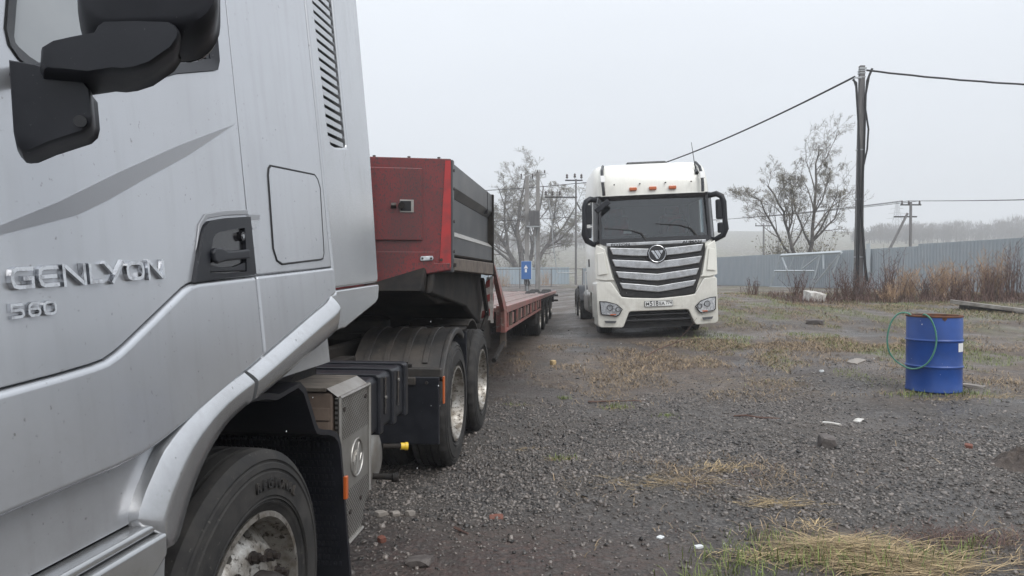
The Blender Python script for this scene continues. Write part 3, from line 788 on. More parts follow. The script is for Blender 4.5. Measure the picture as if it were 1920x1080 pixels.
# blue cabinet
cb = thing('electric_cabinet', 'blue electric cabinet with pale side mounted on a concrete pole', 'cabinet', (.93, 44.72, za))
MB().box(-.36, .30, -.15, .15, .72, 1.86).build('body', 'cabgrey', cb, bevel=.015)
MB().box(-.355, .255, -.17, -.152, .735, 1.845).build('door', 'cabblue', cb, bevel=.006)
MB().prism([(-.2, -.172, 1.40), (.06, -.172, 1.40), (-.07, -.172, 1.62)], (0, -.006, 0)).build('warning_triangle', 'sticker', cb, smooth=False)
MB().box(-.13, -.01, -.178, -.172, 1.16, 1.36).build('notice', 'sticker', cb, smooth=False)
for k in range(3): MB().tube([(-.15+k*.12, 0, .72), (-.17+k*.15, -.05, .45-.04*k), (.0+k*.1, .05, .32), (.16, .12, .5+.05*k)], .022, 6).build('flexible_conduit', 'cable', cb)
MB().tube([(.02, .05, .72), (.02, .08, -.2)], .06, 6).build('leg', 'galv', cb)
# thin dark pole with crossarms and insulators
zc = gz(5.32, 60)
pc = thing('utility_pole', 'slim dark pole with three insulators beside the white truck', 'pole', (5.32, 60, zc))
h3 = 9.6 - zc
MB().cyl((0,0,-.3), (0,0,h3), .10, .07, 10).build('shaft', 'concrete_dark', pc)
for (za_, x0, x1) in ((h3-.1, -.9, .55), (h3-1.5, -2.6, .1)):
    MB().box(x0, x1, -.05, .05, za_-.05, za_+.05).build('crossarm', 'chassis', pc, smooth=False)
for (x, z) in ((-.75, h3), (-.1, h3+.05), (.45, h3), (-2.5, h3-1.4), (-1.95, h3-1.4), (-1.35, h3-1.4)):
    mb = MB(); mb.cyl((x,0,z-.05),(x,0,z+.1),.02,n=5); mb.lathe([(0,0),(.09,0),(.11,.1),(.07,.16),(.1,.24),(.05,.34),(0,.36)], (x,0,z+.08), (0,0,1), 8); mb.build('insulator', 'insul', pc)
MB().tube([(-2.3,0,h3-1.5),(-2.0,0,h3-3.6),(-1.9,0,h3-5.5),(-1.55,0,1.0),(-.1,0,1.0)], .05, 5).build('down_conduit', 'galv', pc)
MB().tube([(.4,0,h3-2.6),(.05,0,h3-1.9)], .05, 5).build('brace', 'chassis', pc)
wire('thin cable from the slim dark pole leftward past the tree', (5.3, 60, h3+zc-.35), (-14, 55, 8.0), .35, .03)
wire('second thin cable crossing low behind the concrete poles', (5.3, 60, h3+zc-3.1), (-14, 58, 6.2), .35, .022)

# far poles beyond the right fence
zu = gz(38.7, 70)
pu = thing('utility_pole', 'distant pole with a diagonal brace beyond the right fence', 'pole', (38.7, 70, zu))
h4 = 8.75-zu
MB().cyl((0,0,-.3),(0,0,h4),.17,.12,8).build('shaft', 'concrete_dark', pu)
MB().cyl((-3.6,0.2,0),(-.3,0,h4-1.1),.15,.12,8).build('brace', 'concrete_dark', pu)
MB().box(-1.0,1.0,-.06,.06,h4-.35,h4-.23).build('crossarm', 'chassis', pu, smooth=False)
MB().box(-1.6,.6,-.05,.05,h4-1.5,h4-1.38).build('crossarm', 'chassis', pu, smooth=False)
for x in (-.85,-.2,.85):
    mb = MB(); mb.lathe([(0,0),(.09,0),(.1,.12),(.06,.2),(.09,.28),(.04,.36),(0,.38)], (x,0,h4-.23), (0,0,1), 8); mb.build('insulator', 'insul', pu)
zf = gz(41.9, 120)
pf = thing('utility_pole', 'small distant pole with a crossarm left of the double-trunk tree', 'pole', (41.9, 120, zf))
h5 = 10.1-zf
MB().cyl((0,0,-.3),(0,0,h5),.2,.15,8).build('shaft', 'concrete_dark', pf)
MB().box(-1.4,1.4,-.08,.08,h5-.25,h5-.1).build('crossarm', 'chassis', pf, smooth=False)
for x in (-1.3, 0, 1.3): MB().cyl((x,0,h5-.1),(x,0,h5+.3),.07,n=6).build('insulator', 'insul', pf)
for i, (x, lb) in enumerate([(-.85, 'thin far power line, lowest of three left of the braced pole'), (-.2, 'thin far power line, middle of three left of the braced pole'), (.85, 'thin far power line, highest of three left of the braced pole')]):
    wire(lb, (38.7+x, 70, h4+zu+.1), (41.9+1.3*(i-1)-24, 120, 10.3+i*.15), .6, .028)
for i, x in enumerate((-.2, .85)):
    wire(['thin far power line leaving the braced pole rightward, nearer one', 'thin far power line leaving the braced pole rightward, farther one'][i], (38.7+x, 70, h4+zu+.1), (82, 63, 10.6+.3*i), .7, .028)

# lattice mast far away
lx, ly = 203, 380; zl = gz(lx, ly)
lt = thing('lattice_tower', 'faint lattice power tower on the hazy hillside', 'tower', (lx, ly, zl))
ht = 41 - zl
mb = MB(); lv = [0, .22, .4, .55, .68, .8, .9, 1.0]; wdv = [3.2, 2.5, 1.9, 1.4, 1.0, .75, .6, .15]
for sx in (-1, 1):
    for sy in (-1, 1): MB().tube([(sx*wdv[i], sy*wdv[i], ht*lv[i]) for i in range(8)], .16, 4).build('leg', 'galv', lt, smooth=False)
for i in range(7):
    for sy in (-1, 1):
        mb.tube([(-wdv[i], sy*wdv[i], ht*lv[i]), (wdv[i+1], sy*wdv[i+1], ht*lv[i+1])], .1, 3)
        mb.tube([(wdv[i], sy*wdv[i], ht*lv[i]), (-wdv[i+1], sy*wdv[i+1], ht*lv[i+1])], .1, 3)
mb.build('lattice', 'galv', lt, smooth=False)
for zz, ww in ((.55, 5.5), (.68, 4.6), (.8, 3.6)):
    MB().tube([(-ww, 0, ht*zz), (0, 0, ht*zz+.7), (ww, 0, ht*zz)], .14, 4).build('crossarm', 'galv', lt, smooth=False)

# ------------------------------------------------------------------ distant wood on the hillside (reads as one mass)
rnd = random.Random(99); rg = np.random.default_rng(99)
V = []; F = []
def far_tree(x, y, h):
    global V, F
    z = gz(x, y); n = 150; wd = h*0.36
    k = len(V)
    c = rg.normal(0, 1, (n, 3)); 
    for i in range(n):
        hh = h*(0.25 + 0.75*rg.random()**0.8); ww = wd*(1 - abs(hh/h-.6))*rg.normal()*.6; wy = wd*rg.normal()*.4
        a = rg.normal(0, .35); l = h*.16*rg.uniform(.6, 1.5); r = .05 + .10*rg.random()
        b = len(V); dx = math.sin(a)*l; dz = math.cos(a)*l
        V += [(x+ww-r, y+wy, z+hh-dz*.5), (x+ww+r, y+wy+.1, z+hh-dz*.5), (x+ww+dx, y+wy, z+hh+dz*.5)]; F.append((b, b+1, b+2))
    b = len(V); V += [(x-.2, y, z-.5), (x+.2, y, z-.5), (x, y, z+h*.95)]; F.append((b, b+1, b+2))
for i in range(330):
    y = rnd.uniform(300, 400); t = rnd.random(); x = y*(0.475 + 0.33*t)
    far_tree(x, y, rnd.uniform(4.5, 11.5)*(0.75 + 0.4*t)*(.8+.4*float(fbm(x*.05, 3.3, 2))))
for i in range(70):
    y = rnd.uniform(330, 420); x = y*rnd.uniform(-.02, .12); far_tree(x, y, rnd.uniform(6, 9))
me = bpy.data.meshes.new('distant_forest'); me.from_pydata(V, [], F); me.materials.append(M['forest'])
fo = bpy.data.objects.new('distant_forest', me); C.objects.link(fo)
tag(fo, 'bare grey wood on the hazy hillside above the right fence', 'forest', kind='stuff')

# ------------------------------------------------------------------ wheels
def holed_disc(mb, o, ax, r0, r1, nh, rh, prof, seg=16, th=0.012):
    """a dished wheel disc with nh round hand holes; prof(r) gives the offset along ax"""
    o = Vector(o); ax = Vector(ax).normalized(); u, w_ = mb.ring_frame(ax)
    rc = 0.5*(r0+r1); half = PI/nh
    def P(r, a, d=0.0): return o + ax*(prof(r)-d) + u*(r*math.cos(a)) + w_*(r*math.sin(a))
    for k in range(nh):
        a0 = 2*PI*k/nh
        outer = []; inner = []; deep = []
        for i in range(seg):
            t = 2*PI*i/seg; cx, cy = math.cos(t), math.sin(t)
            s = 1/max(abs(cx), abs(cy))
            outer.append(P(rc + (r1-r0)*.5*cx*s, a0 + half*cy*s))
            inner.append(P(rc + rh*cx, a0 + rh*cy/rc)); deep.append(P(rc + rh*cx*.95, a0 + rh*.95*cy/rc, th*2))
        b = len(mb.v); mb.v += [tuple(p) for p in outer+inner+deep]
        for i in range(seg):
            j = (i+1) % seg
            mb.f.append((b+i, b+j, b+seg+j, b+seg+i)); mb.f.append((b+seg+i, b+seg+j, b+2*seg+j, b+2*seg+i))
def tyre_profile(Rr, wd, rin):
    h = wd/2
    return [(rin, -h*.80), (rin+.03, -h*.93), (rin+.10, -h*1.0), (Rr-.10, -h*1.0), (Rr-.055, -h*.95), (Rr-.05, -h*.955), (Rr-.02, -h*.88), (Rr-.004, -h*.78),
            (Rr, -h*.55), (Rr-.014, -h*.54), (Rr-.014, -h*.46), (Rr, -h*.45), (Rr, -h*.2), (Rr-.014, -h*.19), (Rr-.014, -h*.1), (Rr, -h*.09),
            (Rr, h*.09), (Rr-.014, h*.1), (Rr-.014, h*.19), (Rr, h*.2), (Rr, h*.45), (Rr-.014, h*.46), (Rr-.014, h*.54), (Rr, h*.55),
            (Rr-.004, h*.78), (Rr-.02, h*.88), (Rr-.035, h*.925), (Rr-.039, h*.90), (Rr-.044, h*.90), (Rr-.048, h*.945), (Rr-.064, h*.975), (Rr-.068, h*.945), (Rr-.073, h*.945), (Rr-.077, h*.985), (Rr-.15, h*1.02), (Rr-.153, h*.99), (Rr-.158, h*.99), (Rr-.161, h*1.015), (rin+.055, h*1.0), (rin+.052, h*.965), (rin+.046, h*.965), (rin+.043, h*.985), (rin+.036, h*.97), (rin+.033, h*.94), (rin+.03, h*.93), (rin+.01, h*.86), (rin, h*.80)]
def make_wheel(parent, loc, kind='front', Rr=0.505, wd=0.30, rot=(0,0,0), detail=True, sgn=1):
    """wheel with its axis along local x; x=0 is the outer sidewall plane, sgn=+1 faces +x"""
    rin = 0.292
    hub = MB()
    hub.lathe([(0,-wd*.5), (.2,-wd*.5), (.2,-.16), (.0,-.16)] if kind != 'front' else [(0,-wd*.6), (.22,-wd*.6), (.22,-.12), (0,-.12)], (0,0,0), (1,0,0), 24)
    w_ = hub.build('wheel', 'chassis', parent); w_.location = loc; w_.rotation_euler = rot
    if sgn < 0: w_.rotation_euler = (rot[0], rot[1], rot[2] + PI)
    n = 90 if detail else 48
    def mod(j, i):
        if not detail or kind == 'front': return 0
        return -0.012 if (6 <= j <= 8 or 23 <= j <= 25) and i % 3 == 0 else (-.006 if 8 < j < 23 and (i+j) % 5 == 0 else 0)
    MB().lathe(tyre_profile(Rr, wd, rin), (-wd/2, 0, 0), (1,0,0), n, mod).build('tyre', 'rubber', w_)
    rim = MB()
    if kind == 'front':
        rim.lathe([(rin+.008,-.03), (rin+.012,-.012), (rin-.006,-.010), (rin-.014,-.035), (rin-.022,-.09), (.262,-.10)], (0,0,0), (1,0,0), 64)
        pr = lambda r: -.10 + (.262-r)*1.05 if r > .20 else -.035 + (.20-r)*.30
        holed_disc(rim, (0,0,0), (1,0,0), .205, .262, 10, .024, pr, 16)
        rim.lathe([(.205, pr(.205)), (.198, -.034), (.12, -.012), (.115, -.03)], (0,0,0), (1,0,0), 64)
        nr, nx, nl = .1675, -.026, .046
    else:
        rim.lathe([(rin+.008,-.02), (rin+.012,-.004), (rin-.006,-.002), (rin-.016,-.04), (rin-.03,-.10), (.252,-.135)], (0,0,0), (1,0,0), 64)
        pr = lambda r: -.135 - (.252-r)*.35
        holed_disc(rim, (0,0,0), (1,0,0), .195, .252, 10, .022, pr, 16)
        rim.lathe([(.195, pr(.195)), (.11, -.165), (.105, -.17)], (0,0,0), (1,0,0), 64)
        nr, nx, nl = .1675, -.162, .05
    rim.build('rim', 'alloy', w_)
    hb = MB(); hb.lathe([(.118, nx-.01), (.118, nx+.05), (.105, nx+.09), (.06, nx+.10), (0, nx+.10)], (0,0,0), (1,0,0), 32); hb.build('hub_cap', 'nut' if kind == 'front' else 'chassis', w_)
    nsrc = None
    for k in range(10):
        a = 2*PI*k/10 + .2
        if nsrc is None:
            nsrc = MB().cyl((0,0,0), (.008,0,0), .022, n=12).cyl((.0081,0,0), (nl*.62,0,0), .0175, n=6).cyl((nl*.621,0,0), (nl,0,0), .011, n=8).build('wheel_nut', 'nut', w_, smooth=False); q_ = nsrc
        else: q_ = share(nsrc, w_)
        q_.location = (nx, nr*math.cos(a), nr*math.sin(a))
        q_['kind'] = 'part'
        del q_['kind']
    return w_

# ------------------------------------------------------------------ silver tractor: x=0 is its near side, y runs to the rear
TRZ = -math.atan(0.1096)
TX0 = (-1.066, 0.0, 0.0)
K = 0.1
def sx(z): return -K*(z - 1.3)
st = thing('tractor_truck', 'large silver tractor truck with raised lettering on its door, filling the left', 'truck', TX0, (0, 0, TRZ))
def panel(name, poly, m, off=0.0, th=0.03, bevel=0.005, seg=3, parent=st, smooth=True):
    pts = [(sx(z)+off, y, z) for y, z in poly]
    return MB().prism([(x-th, y, z) for x, y, z in pts], (th, 0, 0)).build(name, m, parent, smooth, bevel, seg)
CRE = [(1.22,1.318),(1.306,1.323),(1.45,1.331),(1.54,1.338),(1.585,1.344),(1.625,1.357),(1.66,1.372),(1.915,1.494),(1.945,1.505),(1.985,1.512),(2.331,1.529)]
DBOT = [(2.331,1.273),(2.18,1.234),(2.022,1.194),(1.90,1.163),(1.812,1.142),(1.74,1.126),(1.673,1.116),(1.575,1.110),(1.22,1.105)]
WIN = [(2.262,2.90),(2.258,2.40),(2.250,2.20),(2.232,2.165),(2.0,2.09),(1.80,2.005),(1.66,1.952),(1.58,1.936),(1.513,1.935),(1.465,1.945),(1.43,1.96),(1.41,1.98),(1.405,2.01),(1.42,2.08),(1.62,2.90)]
def inward(poly, d):
    """offset an open path to its left"""
    res = []
    for i in range(len(poly)):
        a = Vector(poly[max(i-1,0)]); b = Vector(poly[min(i+1,len(poly)-1)]); t = (b-a).normalized(); n = Vector((-t.y, t.x)); res.append(tuple(Vector(poly[i]) + n*d))
    return res
CRU = [(y, z+.004) for y, z in CRE]
door = panel('door', CRU + [(2.336,2.0),(2.336,2.93)] + WIN + [(1.50,2.93),(1.22,2.0)], 'silver', 0.0, 0.035, 0.004)
panel('door_frame', [(1.50,2.934),(2.336,2.934),(2.336,3.0),(1.53,3.0)], 'silver', 0.0, 0.035, 0.004)
panel('door_lower', CRE + DBOT, 'silver', 0.013, 0.055, 0.013, 5)
# black window surround and pane
surr = MB()
inn = inward(WIN, -0.034)
for pth_a, pth_b, o in ((WIN, inn, 0.003),):
    ringA = [(sx(z)+.004, y, z) for y, z in pth_a]; ringB = [(sx(z)-.010, y, z) for y, z in pth_b]; ringC = [(sx(z)-.028, y, z) for y, z in pth_b]; ringD = [(sx(z)-.03, y, z) for y, z in pth_a]
    surr.loft([ringA, ringB, ringC, ringD], closed=False)
surr.build('window_seal', 'plastic', door)
panel('window_pane', WIN, 'glass_milk', -0.022, 0.006, 0, parent=door)
panel('window_bar', [(2.02,2.085),(2.225,2.155),(2.225,2.185),(2.02,2.118)], 'plastic', -0.008, 0.014, 0.004, parent=door)
panel('window_bar', [(2.175,2.19),(2.225,2.19),(2.24,2.6),(2.19,2.6)], 'plastic', -0.012, 0.008, 0.003, parent=door)
# darker grey diagonal swoosh, a thin plate over the silver door
panel('door_stripe', [(2.309,2.014),(1.969,1.884),(1.705,1.774),(1.501,1.684),(1.344,1.624),(1.24,1.59),(1.24,1.575),(1.343,1.607),(1.437,1.631),(1.551,1.661),(1.654,1.703),(1.804,1.772),(2.011,1.864)], 'stripe', 0.0012, 0.0008, 0, parent=door, smooth=False)
# rear quarter
panel('quarter_panel', [(2.342,1.534),(3.044,1.570),(3.044,3.1),(2.342,3.1)], 'silver', 0.0, 0.035, 0.004)
panel('quarter_lower', [(2.339,1.529),(3.044,1.565),(3.044,1.460),(2.339,1.276)], 'silver', 0.013, 0.045, 0.010, 4)
HATCH = [(2.545,1.918),(2.955,1.944),(2.985,1.93),(3.003,1.895),(2.972,1.625),(2.955,1.603),(2.93,1.598),(2.56,1.573),(2.52,1.585),(2.50,1.625),(2.518,1.88),(2.528,1.906)]
hp_ = panel('service_hatch', HATCH, 'silver', 0.003, 0.004, 0.0025, 2)
hs = MB(); hr = [(sx(z)+.0005, y, z) for y, z in HATCH]; hs.tube(hr + [hr[0]], .0045, 6, caps=False); hs.build('hatch_seal', 'shut', hp_)
# roof-height air fairing with louvres
fr_ = panel('side_fairing', [(3.056,1.478),(3.66,1.497),(3.69,1.51),(3.732,1.854),(3.771,2.166),(3.80,2.977),(3.80,3.15),(3.41,3.05),(3.412,2.83),(3.409,2.15),(3.40,2.134),(3.24,2.108),(3.185,2.112),(3.166,2.14),(3.139,2.726),(3.12,3.05),(3.056,3.15)], 'silver_trim', 0.004, 0.06, 0.012, 4)
panel('fairing_cap', [(3.121,3.055),(3.408,3.055),(3.56,3.12),(3.30,3.14),(3.06,3.152)], 'silver_trim', 0.002, 0.05, 0)
panel('louvre_backing', [(3.10,2.10),(3.43,2.10),(3.43,3.10),(3.09,3.10)], 'shut', -0.05, 0.006, 0, parent=fr_)
ls = None
for k in range(23):
    z = 2.135 + k*.0405
    ya = 3.168 - (z-2.14)*.046; yb = 3.406
    mb = MB(); x = sx(z)
    A_ = [(x-.001, ya, z-.014), (x-.001, yb-.045, z-.008), (x-.001, yb-.045, z+.013), (x-.001, ya, z+.010)]
    B_ = [(x-.008, ya, z-.014), (x-.008, yb-.045, z-.008), (x-.040, yb, z+.024), (x-.040, ya, z+.020)]
    mb.add(A_ + B_, [(0,1,2,3),(7,6,5,4),(0,4,5,1),(1,5,6,2),(2,6,7,3),(3,7,4,0)])
    mb.build('louvre_slat', 'silver_trim', fr_, smooth=False)
panel('lower_fairing', [(3.058,1.470),(3.66,1.489),(3.685,1.485),(3.645,1.417),(3.60,1.398),(3.12,1.306),(3.086,1.308),(2.985,1.30),(2.985,1.452),(3.05,1.456)], 'silver_trim', 0.008, 0.05, 0.010, 4)
# sill below the door and the bumper corner
FO = [(1.700,.930),(1.668,.945),(1.656,.975),(1.680,1.015),(1.713,1.050),(1.781,1.109),(1.881,1.161),(2.022,1.207),(2.193,1.241)]
FI = [(1.735,.872),(1.786,.874),(1.815,.905),(1.848,.950),(1.876,.982),(1.925,1.028),(1.990,1.072),(2.076,1.113),(2.211,1.146)]
panel('sill_panel', [(0.95,1.125),(1.22,1.126),(1.575,1.13),(1.673,1.136),(1.812,1.162),(2.022,1.214),(2.20,1.25),(2.02,1.16),(1.9,1.12),(1.8,1.06),(1.74,1.01),(1.69,.958),(0.95,.962)], 'silver', -0.030, 0.02, 0.004)
panel('sill_ledge', [(0.9,.956),(1.69,.952),(1.712,.93),(0.9,.934)], 'silver_trim', 0.012, 0.06, 0.008)
panel('bumper_corner', [(0.9,.930),(1.715,.926),(1.705,.872),(1.60,.82),(0.9,.80)], 'silver_trim', 0.028, 0.08, 0.010)
panel('bumper_lower', [(0.9,.795),(1.60,.812),(1.71,.862),(1.735,.866),(1.70,.72),(1.66,.45),(0.9,.40)], 'silver', 0.005, 0.07, 0.010)
def flare(name, O_, I_, bulge, m):
    mb = MB(); secs = [(0,-.02),(.01,.008),(.05,.014),(.17,bulge-.014),(.29,bulge-.003),(.35,bulge),(.42,bulge-.001),(.65,bulge-.007),(.95,bulge-.018),(1.0,bulge-.026),(1.0,-.10)]
    rings = []
    # densify both paths
    def dens(P_):
        out_ = []
        for i in range(len(P_)-1):
            p0 = P_[max(i-1,0)]; p1 = P_[i]; p2 = P_[i+1]; p3 = P_[min(i+2,len(P_)-1)]
            for t in (0, .33, .66):
                out_.append(tuple(.5*((2*p1[c]) + (-p0[c]+p2[c])*t + (2*p0[c]-5*p1[c]+4*p2[c]-p3[c])*t*t + (-p0[c]+3*p1[c]-3*p2[c]+p3[c])*t**3) for c in (0,1)))
        out_.append(P_[-1]); return out_
    A = dens(O_); B = dens(I_)
    for a, b in zip(A, B):
        ring = []
        for f, xx in secs:
            y = a[0] + (b[0]-a[0])*f; z = a[1] + (b[1]-a[1])*f
            ring.append((sx(z)*.6 + xx, y, z))
        rings.append(ring)
    mb.loft(rings, closed=False, caps=False)
    # end faces
    n = len(secs); mb.f.append(tuple(range(n))); k = (len(rings)-1)*n; mb.f.append(tuple(range(k+n-1, k-1, -1)))
    return mb.build(name, m, st)
flare('wheel_arch_flare', FO, FI, .040, 'silver_trim')
flare('arch_trim', [(2.212,1.243),(2.35,1.278),(2.60,1.342),(2.80,1.393),(2.93,1.425),(2.975,1.45)], [(2.226,1.148),(2.35,1.170),(2.60,1.224),(2.80,1.266),(2.94,1.297),(2.98,1.308)], .044, 'silver_trim')
panel('arch_step', [(2.20,1.250),(2.95,1.445),(2.95,1.425),(2.20,1.232)], 'silver_trim', 0.004, 0.03, 0.003)
# inner cab shell, front and roof (mostly out of frame)
rings = []
for z, yf, yr, d in ((1.17,.80,3.04,0), (1.9,.78,3.04,0), (2.3,.86,3.04,0), (2.95,1.12,3.05,.0), (3.35,1.30,3.1,.05), (3.62,1.75,3.2,.22), (3.70,2.3,3.1,.4)):
    xr = sx(z)-.045-d; xl = -2.5-sx(z)+.03+d
    rings.append([(xl+.15,yf,z),(xr-.28,yf,z),(xr-.08,yf+.10,z),(xr,yf+.34,z),(xr,yr,z),(xl,yr,z),(xl,yf+.34,z)])
MB().loft(rings).build('cab_shell', 'silver', st)
MB().box(-2.1,-.42,.74,.775,2.0,2.02).build('windscreen_wiper', 'plastic', st)
MB().prism([(-2.2,.79,1.98),(-.34,.79,1.98),(-.46,1.09,2.88),(-2.08,1.09,2.88)], (0,-.02,.004)).build('windscreen', 'glass_milk', st)
MB().box(-2.42,-.12,.62,1.2,.42,1.165).build('bumper', 'silver_trim', st, bevel=.06, seg=4)
panel('front_pillar', [(0.95,1.13),(1.214,1.13),(1.214,2.0),(1.49,2.93),(1.30,2.93),(0.98,2.0)], 'silver', -0.012, 0.03, 0.008)
# door handle
HO = [(1.967,1.513),(2.0,1.582),(2.033,1.651),(2.050,1.672),(2.079,1.688),(2.18,1.705),(2.331,1.722),(2.331,1.63),(2.331,1.537),(2.15,1.526)]
HI = [(2.048,1.540),(2.063,1.595),(2.085,1.640),(2.10,1.652),(2.125,1.660),(2.19,1.671),(2.285,1.683),(2.278,1.61),(2.268,1.545),(2.15,1.538)]
hb_ = MB()
hb_.loft([[(sx(z)+.0005,y,z) for y,z in HO], [(sx(z)+.012,y+.003,z) for y,z in HO], [(sx(z)+.013,y,z) for y,z in HI], [(sx(z)+.002,y,z) for y,z in HI]], True, False)
hz = hb_.build('handle_bezel', 'plastic', st)
panel('handle_recess', HI, 'gloss_black', .002, .0015, 0, parent=hz, smooth=False)
panel('handle_lever', [(2.062,1.572),(2.058,1.598),(2.075,1.612),(2.11,1.612),(2.14,1.604),(2.28,1.615),(2.276,1.586),(2.12,1.574),(2.08,1.566)], 'plastic', .026, .016, .006, 3, parent=hz)
panel('handle_ledge', [(2.052,1.541),(2.267,1.547),(2.273,1.575),(2.20,1.560),(2.12,1.556),(2.06,1.562)], 'plastic', .010, .008, .003, parent=hz)
MB().cyl((sx(1.655)+.002,2.262,1.655),(sx(1.655)+.016,2.262,1.655),.014,n=16).build('lock_barrel', 'gloss_black', hz)
MB().cyl((sx(1.655)+.0162,2.262,1.655),(sx(1.655)+.0175,2.262,1.655),.007,n=12).build('key_slot', 'chrome', hz)
panel('handle_trim', [(2.0,1.60),(2.033,1.658),(2.055,1.683),(2.08,1.696),(2.18,1.713),(2.331,1.729),(2.331,1.744),(2.18,1.728),(2.07,1.708),(2.03,1.675)], 'stripe', .006, .006, .002)
panel('quarter_dimple', [(2.343,1.730),(2.428,1.735),(2.415,1.718),(2.343,1.713)], 'stripe', .0016, .001, 0, smooth=False)
panel('quarter_dimple', [(2.343,1.712),(2.415,1.717),(2.39,1.690),(2.36,1.684)], 'silver_trim', .0022, .001, 0, smooth=False)

# raised chrome letters
def stroke(mb, pts, wd, dp, closed=False):
    n = len(pts); P_ = [Vector((*p, 0)) for p in pts]; Lf = []; Rt = []
    for i in range(n):
        a = P_[i-1] if (i > 0 or closed) else None; b = P_[(i+1) % n] if (i < n-1 or closed) else None
        d1 = (P_[i]-a).normalized() if a is not None else None; d2 = (b-P_[i]).normalized() if b is not None else None
        if d1 is None: d1 = d2
        if d2 is None: d2 = d1
        t = (d1+d2).normalized(); nr = Vector((-t.y, t.x, 0)); sc = 1/max(.55, nr.dot(Vector((-d1.y, d1.x, 0))))
        Lf.append(P_[i]+nr*wd*.5*sc); Rt.append(P_[i]-nr*wd*.5*sc)
    b0 = len(mb.v); m_ = n
    for q in range(n):
        mb.v += [(Lf[q].x, Lf[q].y, 0), (Lf[q].lerp(Rt[q], .14).x, Lf[q].lerp(Rt[q], .14).y, dp), (Rt[q].lerp(Lf[q], .14).x, Rt[q].lerp(Lf[q], .14).y, dp), (Rt[q].x, Rt[q].y, 0)]
    for q in range(n if closed else n-1):
        a = b0+4*q; c = b0+4*((q+1) % n)
        for e in range(3): mb.f.append((a+e, c+e, c+e+1, a+e+1))
    if not closed:
        mb.f.append((b0+3, b0+2, b0+1, b0)); e = b0+4*(n-1); mb.f.append((e, e+1, e+2, e+3))
GLY = {'G': [[(.96,.88),(.30,.88),(.16,.80),(.11,.62),(.11,.36),(.17,.18),(.32,.12),(.90,.12),(.90,.47),(.52,.47)]],
       'E': [[(.96,.88),(.28,.88),(.14,.78),(.11,.6),(.11,.38),(.16,.2),(.30,.12),(.96,.12)], [(.14,.5),(.86,.5)]],
       'N': [[(.10,0),(.10,1)], [(.14,.93),(.86,.07)], [(.90,0),(.90,1)]],
       'L': [[(.12,1),(.12,.12),(.96,.12)]], 'Y': [[(.03,1),(.42,.48)], [(.97,1),(.34,.0)]],
       'O': [[(.30,.88),(.70,.88),(.85,.80),(.90,.62),(.90,.38),(.85,.2),(.70,.12),(.30,.12),(.15,.2),(.10,.38),(.10,.62),(.15,.8)]],
       '5': [[(.9,.88),(.16,.88),(.14,.54),(.66,.54),(.86,.46),(.88,.22),(.74,.12),(.08,.12)]],
       '6': [[(.88,.88),(.34,.88),(.16,.76),(.12,.5),(.12,.28),(.24,.12),(.74,.12),(.88,.24),(.88,.42),(.74,.54),(.16,.54)]],
       '0': [[(.30,.88),(.70,.88),(.85,.80),(.90,.62),(.90,.38),(.85,.2),(.70,.12),(.30,.12),(.15,.2),(.10,.38),(.10,.62),(.15,.8)]]}
def letter(ch, y0, y1, zb, h, dp, parent, wd=.235, slope=0.05):
    mb = MB(); wdt = y1-y0
    for i, s_ in enumerate(GLY[ch]):
        stroke(mb, [(x*wdt, y*h) for x, y in s_], wd*h, dp + .0004*i, closed=ch in 'O0')
    vs = []
    for (u, v, n_) in mb.v:
        z = zb + v; y = y0 + u; vs.append((sx(z) + .0005 + n_, y, z + (y-y0)*slope))
    mb.v = vs
    return mb.build('badge_letter', 'chrome', parent, smooth=False, fix=True)
for ch, a, b in zip('GENLYON', (1.343,1.411,1.476,1.556,1.607,1.681,1.762), (1.404,1.470,1.550,1.604,1.677,1.754,1.836)):
    letter(ch, a, b, 1.5025 + (a-1.34)*.043, .045 + (a-1.34)*.009, .010, st)
for ch, a, b in zip('560', (1.338,1.381,1.420), (1.375,1.416,1.458)):
    letter(ch, a, b, 1.449 + (a-1.34)*.03, .030, .007, st)

# mirrors on their arm
def rbox(name, m, parent, c, sz, bevel=.03, rot=(0,0,0), seg=4, taper=1.0):
    hx, hy, hz_ = sz[0]/2, sz[1]/2, sz[2]/2
    o = MB().add([(-hx*taper,-hy,-hz_),(hx*taper,-hy,-hz_),(hx*taper,hy,-hz_),(-hx*taper,hy,-hz_),(-hx,-hy,hz_),(hx,-hy,hz_),(hx,hy,hz_),(-hx,hy,hz_)],
                 [(0,3,2,1),(4,5,6,7),(0,1,5,4),(1,2,6,5),(2,3,7,6),(3,0,4,7)]).build(name, m, parent, bevel=bevel, seg=seg)
    o.location = c; o.rotation_euler = rot
    return o
# main mirror: front shell bellied towards the bonnet side
def shell(name, outline, y0, depth, m, bulge=.5, rows=5, lean=0.0):
    """outline: (x, z) loop; closed dome facing -y"""
    mb = MB(); cx = sum(p[0] for p in outline)/len(outline); cz = sum(p[1] for p in outline)/len(outline)
    rings = [[(x, y0+.01, z) for x, z in outline]]
    for k in range(rows+1):
        t = k/rows; s_ = 1 - bulge*(t**2.6)*.55; yy = y0 - depth*math.sin(t*PI/2)
        rings.append([(cx+(x-cx)*s_+lean*(y0-yy), yy, cz+(z-cz)*s_+.12*(y0-yy)*(lean>0)) for x, z in outline])
    mb.loft(rings)
    return mb.build(name, m, st)
def rrect(x0, x1, z0, z1, r, n=6, lean=0.0):
    pts = []
    for cx, cz, a0 in ((x1-r, z0+r, -90), (x1-r, z1-r, 0), (x0+r, z1-r, 90), (x0+r, z0+r, 180)):
        for i in range(n+1):
            a = R(a0 + 90*i/n); pts.append((cx + r*math.cos(a) + lean*(cz + r*math.sin(a) - z0), cz + r*math.sin(a)))
    return pts
